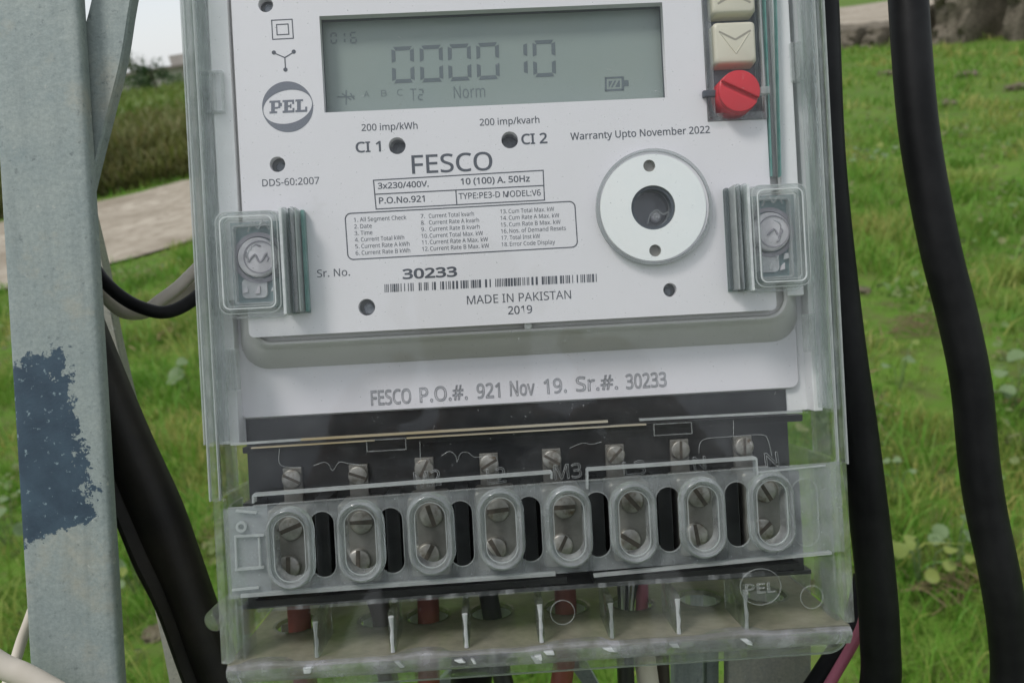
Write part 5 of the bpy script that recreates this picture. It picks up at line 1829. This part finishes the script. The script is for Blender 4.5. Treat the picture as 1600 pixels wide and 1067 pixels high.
# ================================================================== WIRES INTO THE TERMINALS
def wire(k, rpx, mat, label, tail, name='wire', tilt=0.0):
    x = wires_x[k]
    r = rpx * (DIST - WZ) / FPX
    pts = [(x + tilt * 2.2, tyb + 4, WZ), (x + tilt, FY + 9, WZ), (x, FY, WZ)] + [(x + a, FY + b, WZ + c) for a, b, c in tail]
    o = MB().tube(pts, r, 16, smooth_n=8).build(name, mat, None, True, frame=MF, auto=60)
    tag(o, label, 'wire', 'wires entering the meter terminals')


wire(0, 17.5, 'redw', 'brick red wire entering the terminal nearest the side lug', [(1, -20, 0), (6, -60, -4), (20, -140, -20), (50, -300, -60)])
wire(1, 16, 'brownw', 'dark brown wire slanting into its terminal beside the red pair', [(1, -20, 0), (6, -60, -6), (14, -140, -20), (40, -300, -60)], tilt=-2.5)
wire(2, 17, 'redw', 'brick red wire between the brown and the black wire', [(-1, -20, 0), (-3, -60, -4), (4, -140, -20), (30, -300, -60)])
wire(3, 15, 'blackw', 'black wire between two brick red wires', [(2, -18, 0), (4, -40, -2), (6, -140, -20), (20, -300, -60)], tilt=-1.2)
wire(4, 17, 'redw', 'brick red wire behind the blind circle in the clear cover', [(-1, -14, 0), (-4, -30, -2), (-12, -60, -10), (-30, -140, -30), (-40, -300, -70)])
# loose bare strands with a short pink insulated end
st = empty('stranded_wire', 'bare grey wire strands with a short pink insulated end', 'wire', MF @ Matrix.Translation((wires_x[5] * MM, FY * MM, WZ * MM)), 'wires entering the meter terminals')
for i in range(7):
    a = -4.0 + i * 1.15
    MB().tube([(a * 1.2 + 0.6, 14, 1.2 * math.sin(i * 2)), (a * 0.9, 8, 1.0 * math.cos(i)), (a * 0.6 - 1.0, -2, math.sin(i * 3)), (a * 0.5 - 1, -9, 0)], 0.45, 8, smooth_n=5).build('strand', 'alu' if i % 3 else 'blackw', st, True)
MB().tube([(4.0, 9, -2), (4.2, 3, -2), (3.5, -6, -2)], 2.0, 12, smooth_n=4).build('insulated_end', 'pinkw', st, True)
# cables hanging under the meter
cable('hanging_wire', [(975, 950, -40), (976, 1010, -38), (978, 1060, -38), (984, 1200, -40), (1000, 1500, -60)], 13.5, 'blackw', 'black wire hanging under the meter next to a beige one', 'wire', 12, group='wires hanging under the meter')
cable('hanging_wire', [(1000, 950, -42), (1005, 1010, -40), (1012, 1060, -40), (1030, 1200, -42), (1060, 1500, -60)], 17, 'beigew', 'beige wire hanging under the meter', 'wire', 12, group='wires hanging under the meter')
cable('hanging_wire', [(1030, 960, -50), (1034, 1040, -50), (1040, 1200, -52), (1050, 1500, -60)], 12, 'brownw', 'dark brown wire hanging between the beige wire and the steel strip', 'wire', 12, group='wires hanging under the meter')
cable('hanging_wire', [(735, 960, -48), (738, 1040, -48), (736, 1070, -48), (730, 1200, -52), (720, 1500, -60)], 32, 'blackrub', 'thick dark cable hanging under the middle of the meter', 'cable', 16, group='wires hanging under the meter')

# ================================================================== THE PHOTOGRAPHER, seen only as a dark reflection in the clear cover
def photographer():
    J = {}
    V, Ed, Rr = [], [], []

    def add(n, p, r, parent=None):
        J[n] = len(V)
        V.append(p)
        Rr.append(r)
        if parent:
            Ed.append((J[parent], J[n]))
    X, Y = 0.0, -0.55
    add('pelvis', (X, Y - 0.10, 0.93), (0.165, 0.12))
    add('waist', (X, Y - 0.08, 1.08), (0.150, 0.11), 'pelvis')
    add('chest', (X, Y - 0.03, 1.30), (0.175, 0.12), 'waist')
    add('collar', (X, Y + 0.02, 1.43), (0.12, 0.08), 'chest')
    add('neck', (X, Y + 0.06, 1.50), (0.055, 0.055), 'collar')
    add('jaw', (X, Y + 0.11, 1.56), (0.066, 0.075), 'neck')
    add('head', (X, Y + 0.11, 1.64), (0.078, 0.092), 'jaw')
    add('crown', (X, Y + 0.10, 1.71), (0.060, 0.070), 'head')
    for s, t in ((-1, 'a'), (1, 'b')):
        add('sh' + t, (X + s * 0.20, Y, 1.40), (0.062, 0.062), 'collar')
        add('el' + t, (X + s * 0.27, Y + 0.14, 1.20), (0.046, 0.046), 'sh' + t)
        add('wr' + t, (X + s * 0.13, Y + 0.42, 1.335), (0.030, 0.027), 'el' + t)
        add('pa' + t, (X + s * 0.085, Y + 0.485, 1.36), (0.034, 0.018), 'wr' + t)
        add('hip' + t, (X + s * 0.10, Y - 0.10, 0.86), (0.095, 0.095), 'pelvis')
        add('kn' + t, (X + s * 0.17, Y - 0.02, 0.48), (0.062, 0.062), 'hip' + t)
        add('an' + t, (X + s * 0.19, Y - 0.08, 0.09), (0.042, 0.042), 'kn' + t)
        add('to' + t, (X + s * 0.21, Y + 0.11, 0.035), (0.045, 0.03), 'an' + t)
        for k, ln in enumerate((0.062, 0.072, 0.068, 0.055)):
            bx_ = X + s * (0.098 - 0.004 * k)
            bz = 1.388 - 0.019 * k
            add('f%d%s1' % (k, t), (bx_ - s * 0.012, Y + 0.51, bz), (0.0085, 0.0085), 'pa' + t)
            add('f%d%s2' % (k, t), (bx_ - s * 0.03, Y + 0.51 + ln * 0.45, bz + 0.003), (0.008, 0.008), 'f%d%s1' % (k, t))
            add('f%d%s3' % (k, t), (bx_ - s * 0.055, Y + 0.51 + ln * 0.55, bz), (0.007, 0.007), 'f%d%s2' % (k, t))
        add('th%s1' % t, (X + s * 0.07, Y + 0.475, 1.395), (0.0105, 0.0105), 'pa' + t)
        add('th%s2' % t, (X + s * 0.048, Y + 0.49, 1.425), (0.009, 0.009), 'th%s1' % t)
    me = bpy.data.meshes.new('person')
    me.from_pydata(V, Ed, [])
    o = bpy.data.objects.new('person', me)
    COL.objects.link(o)
    sk = o.modifiers.new('skin', 'SKIN')
    for i, r in enumerate(Rr):
        me.skin_vertices[0].data[i].radius = r
    me.skin_vertices[0].data[0].use_root = True
    ss = o.modifiers.new('smooth', 'SUBSURF')
    ss.levels = ss.render_levels = 2
    bpy.context.view_layer.update()
    m2 = bpy.data.meshes.new_from_object(o.evaluated_get(bpy.context.evaluated_depsgraph_get()))
    o.modifiers.clear()
    o.data = m2
    m2.materials.clear()
    # clothing and skin by body height and reach
    for n_, c_ in (('shirt_cloth', (0.05, 0.055, 0.07)), ('trouser_cloth', (0.045, 0.043, 0.04)), ('skin', (0.22, 0.12, 0.075)), ('hair', (0.012, 0.01, 0.009))):
        m2.materials.append(solid(n_, c_, rough=0.8))
    for p in m2.polygons:
        p.use_smooth = True
        c = p.center
        p.material_index = 0
        if c.z < 0.93:
            p.material_index = 1
        if c.z > 1.49 or c.y > Y + 0.40 and c.z > 1.0:
            p.material_index = 2
        if c.z > 1.66 or (c.z > 1.56 and c.y < Y + 0.08):
            p.material_index = 3
    tag(o, 'photographer in dark shirt and trousers, visible only as a dark reflection in the clear cover', 'person')
    fm = MB()
    hx, hy, hz = X, Y + 0.11, 1.64
    fm.tube([(hx, hy + 0.088, hz + 0.015), (hx, hy + 0.108, hz - 0.018), (hx, hy + 0.09, hz - 0.025)], [0.007, 0.012, 0.009], 10)
    fm.build('nose', m2.materials[2], o, True, scale=1)
    for s in (-1, 1):
        MB().disc(0, 0, 0.011, -0.004, 0.006, 14, bev=0.003).build('eye', 'black', o, True, scale=1).location = (hx + s * 0.03, hy + 0.083, hz + 0.012)
        MB().tube([(hx + s * 0.078, hy, hz + 0.025), (hx + s * 0.09, hy - 0.012, hz), (hx + s * 0.078, hy, hz - 0.03)], [0.008, 0.012, 0.007], 8).build('ear', m2.materials[2], o, True, scale=1)
    MB().tube([(hx - 0.022, hy + 0.078, hz - 0.05), (hx, hy + 0.087, hz - 0.052), (hx + 0.022, hy + 0.078, hz - 0.05)], 0.005, 8).build('mouth', m2.materials[2], o, True, scale=1)


photographer()
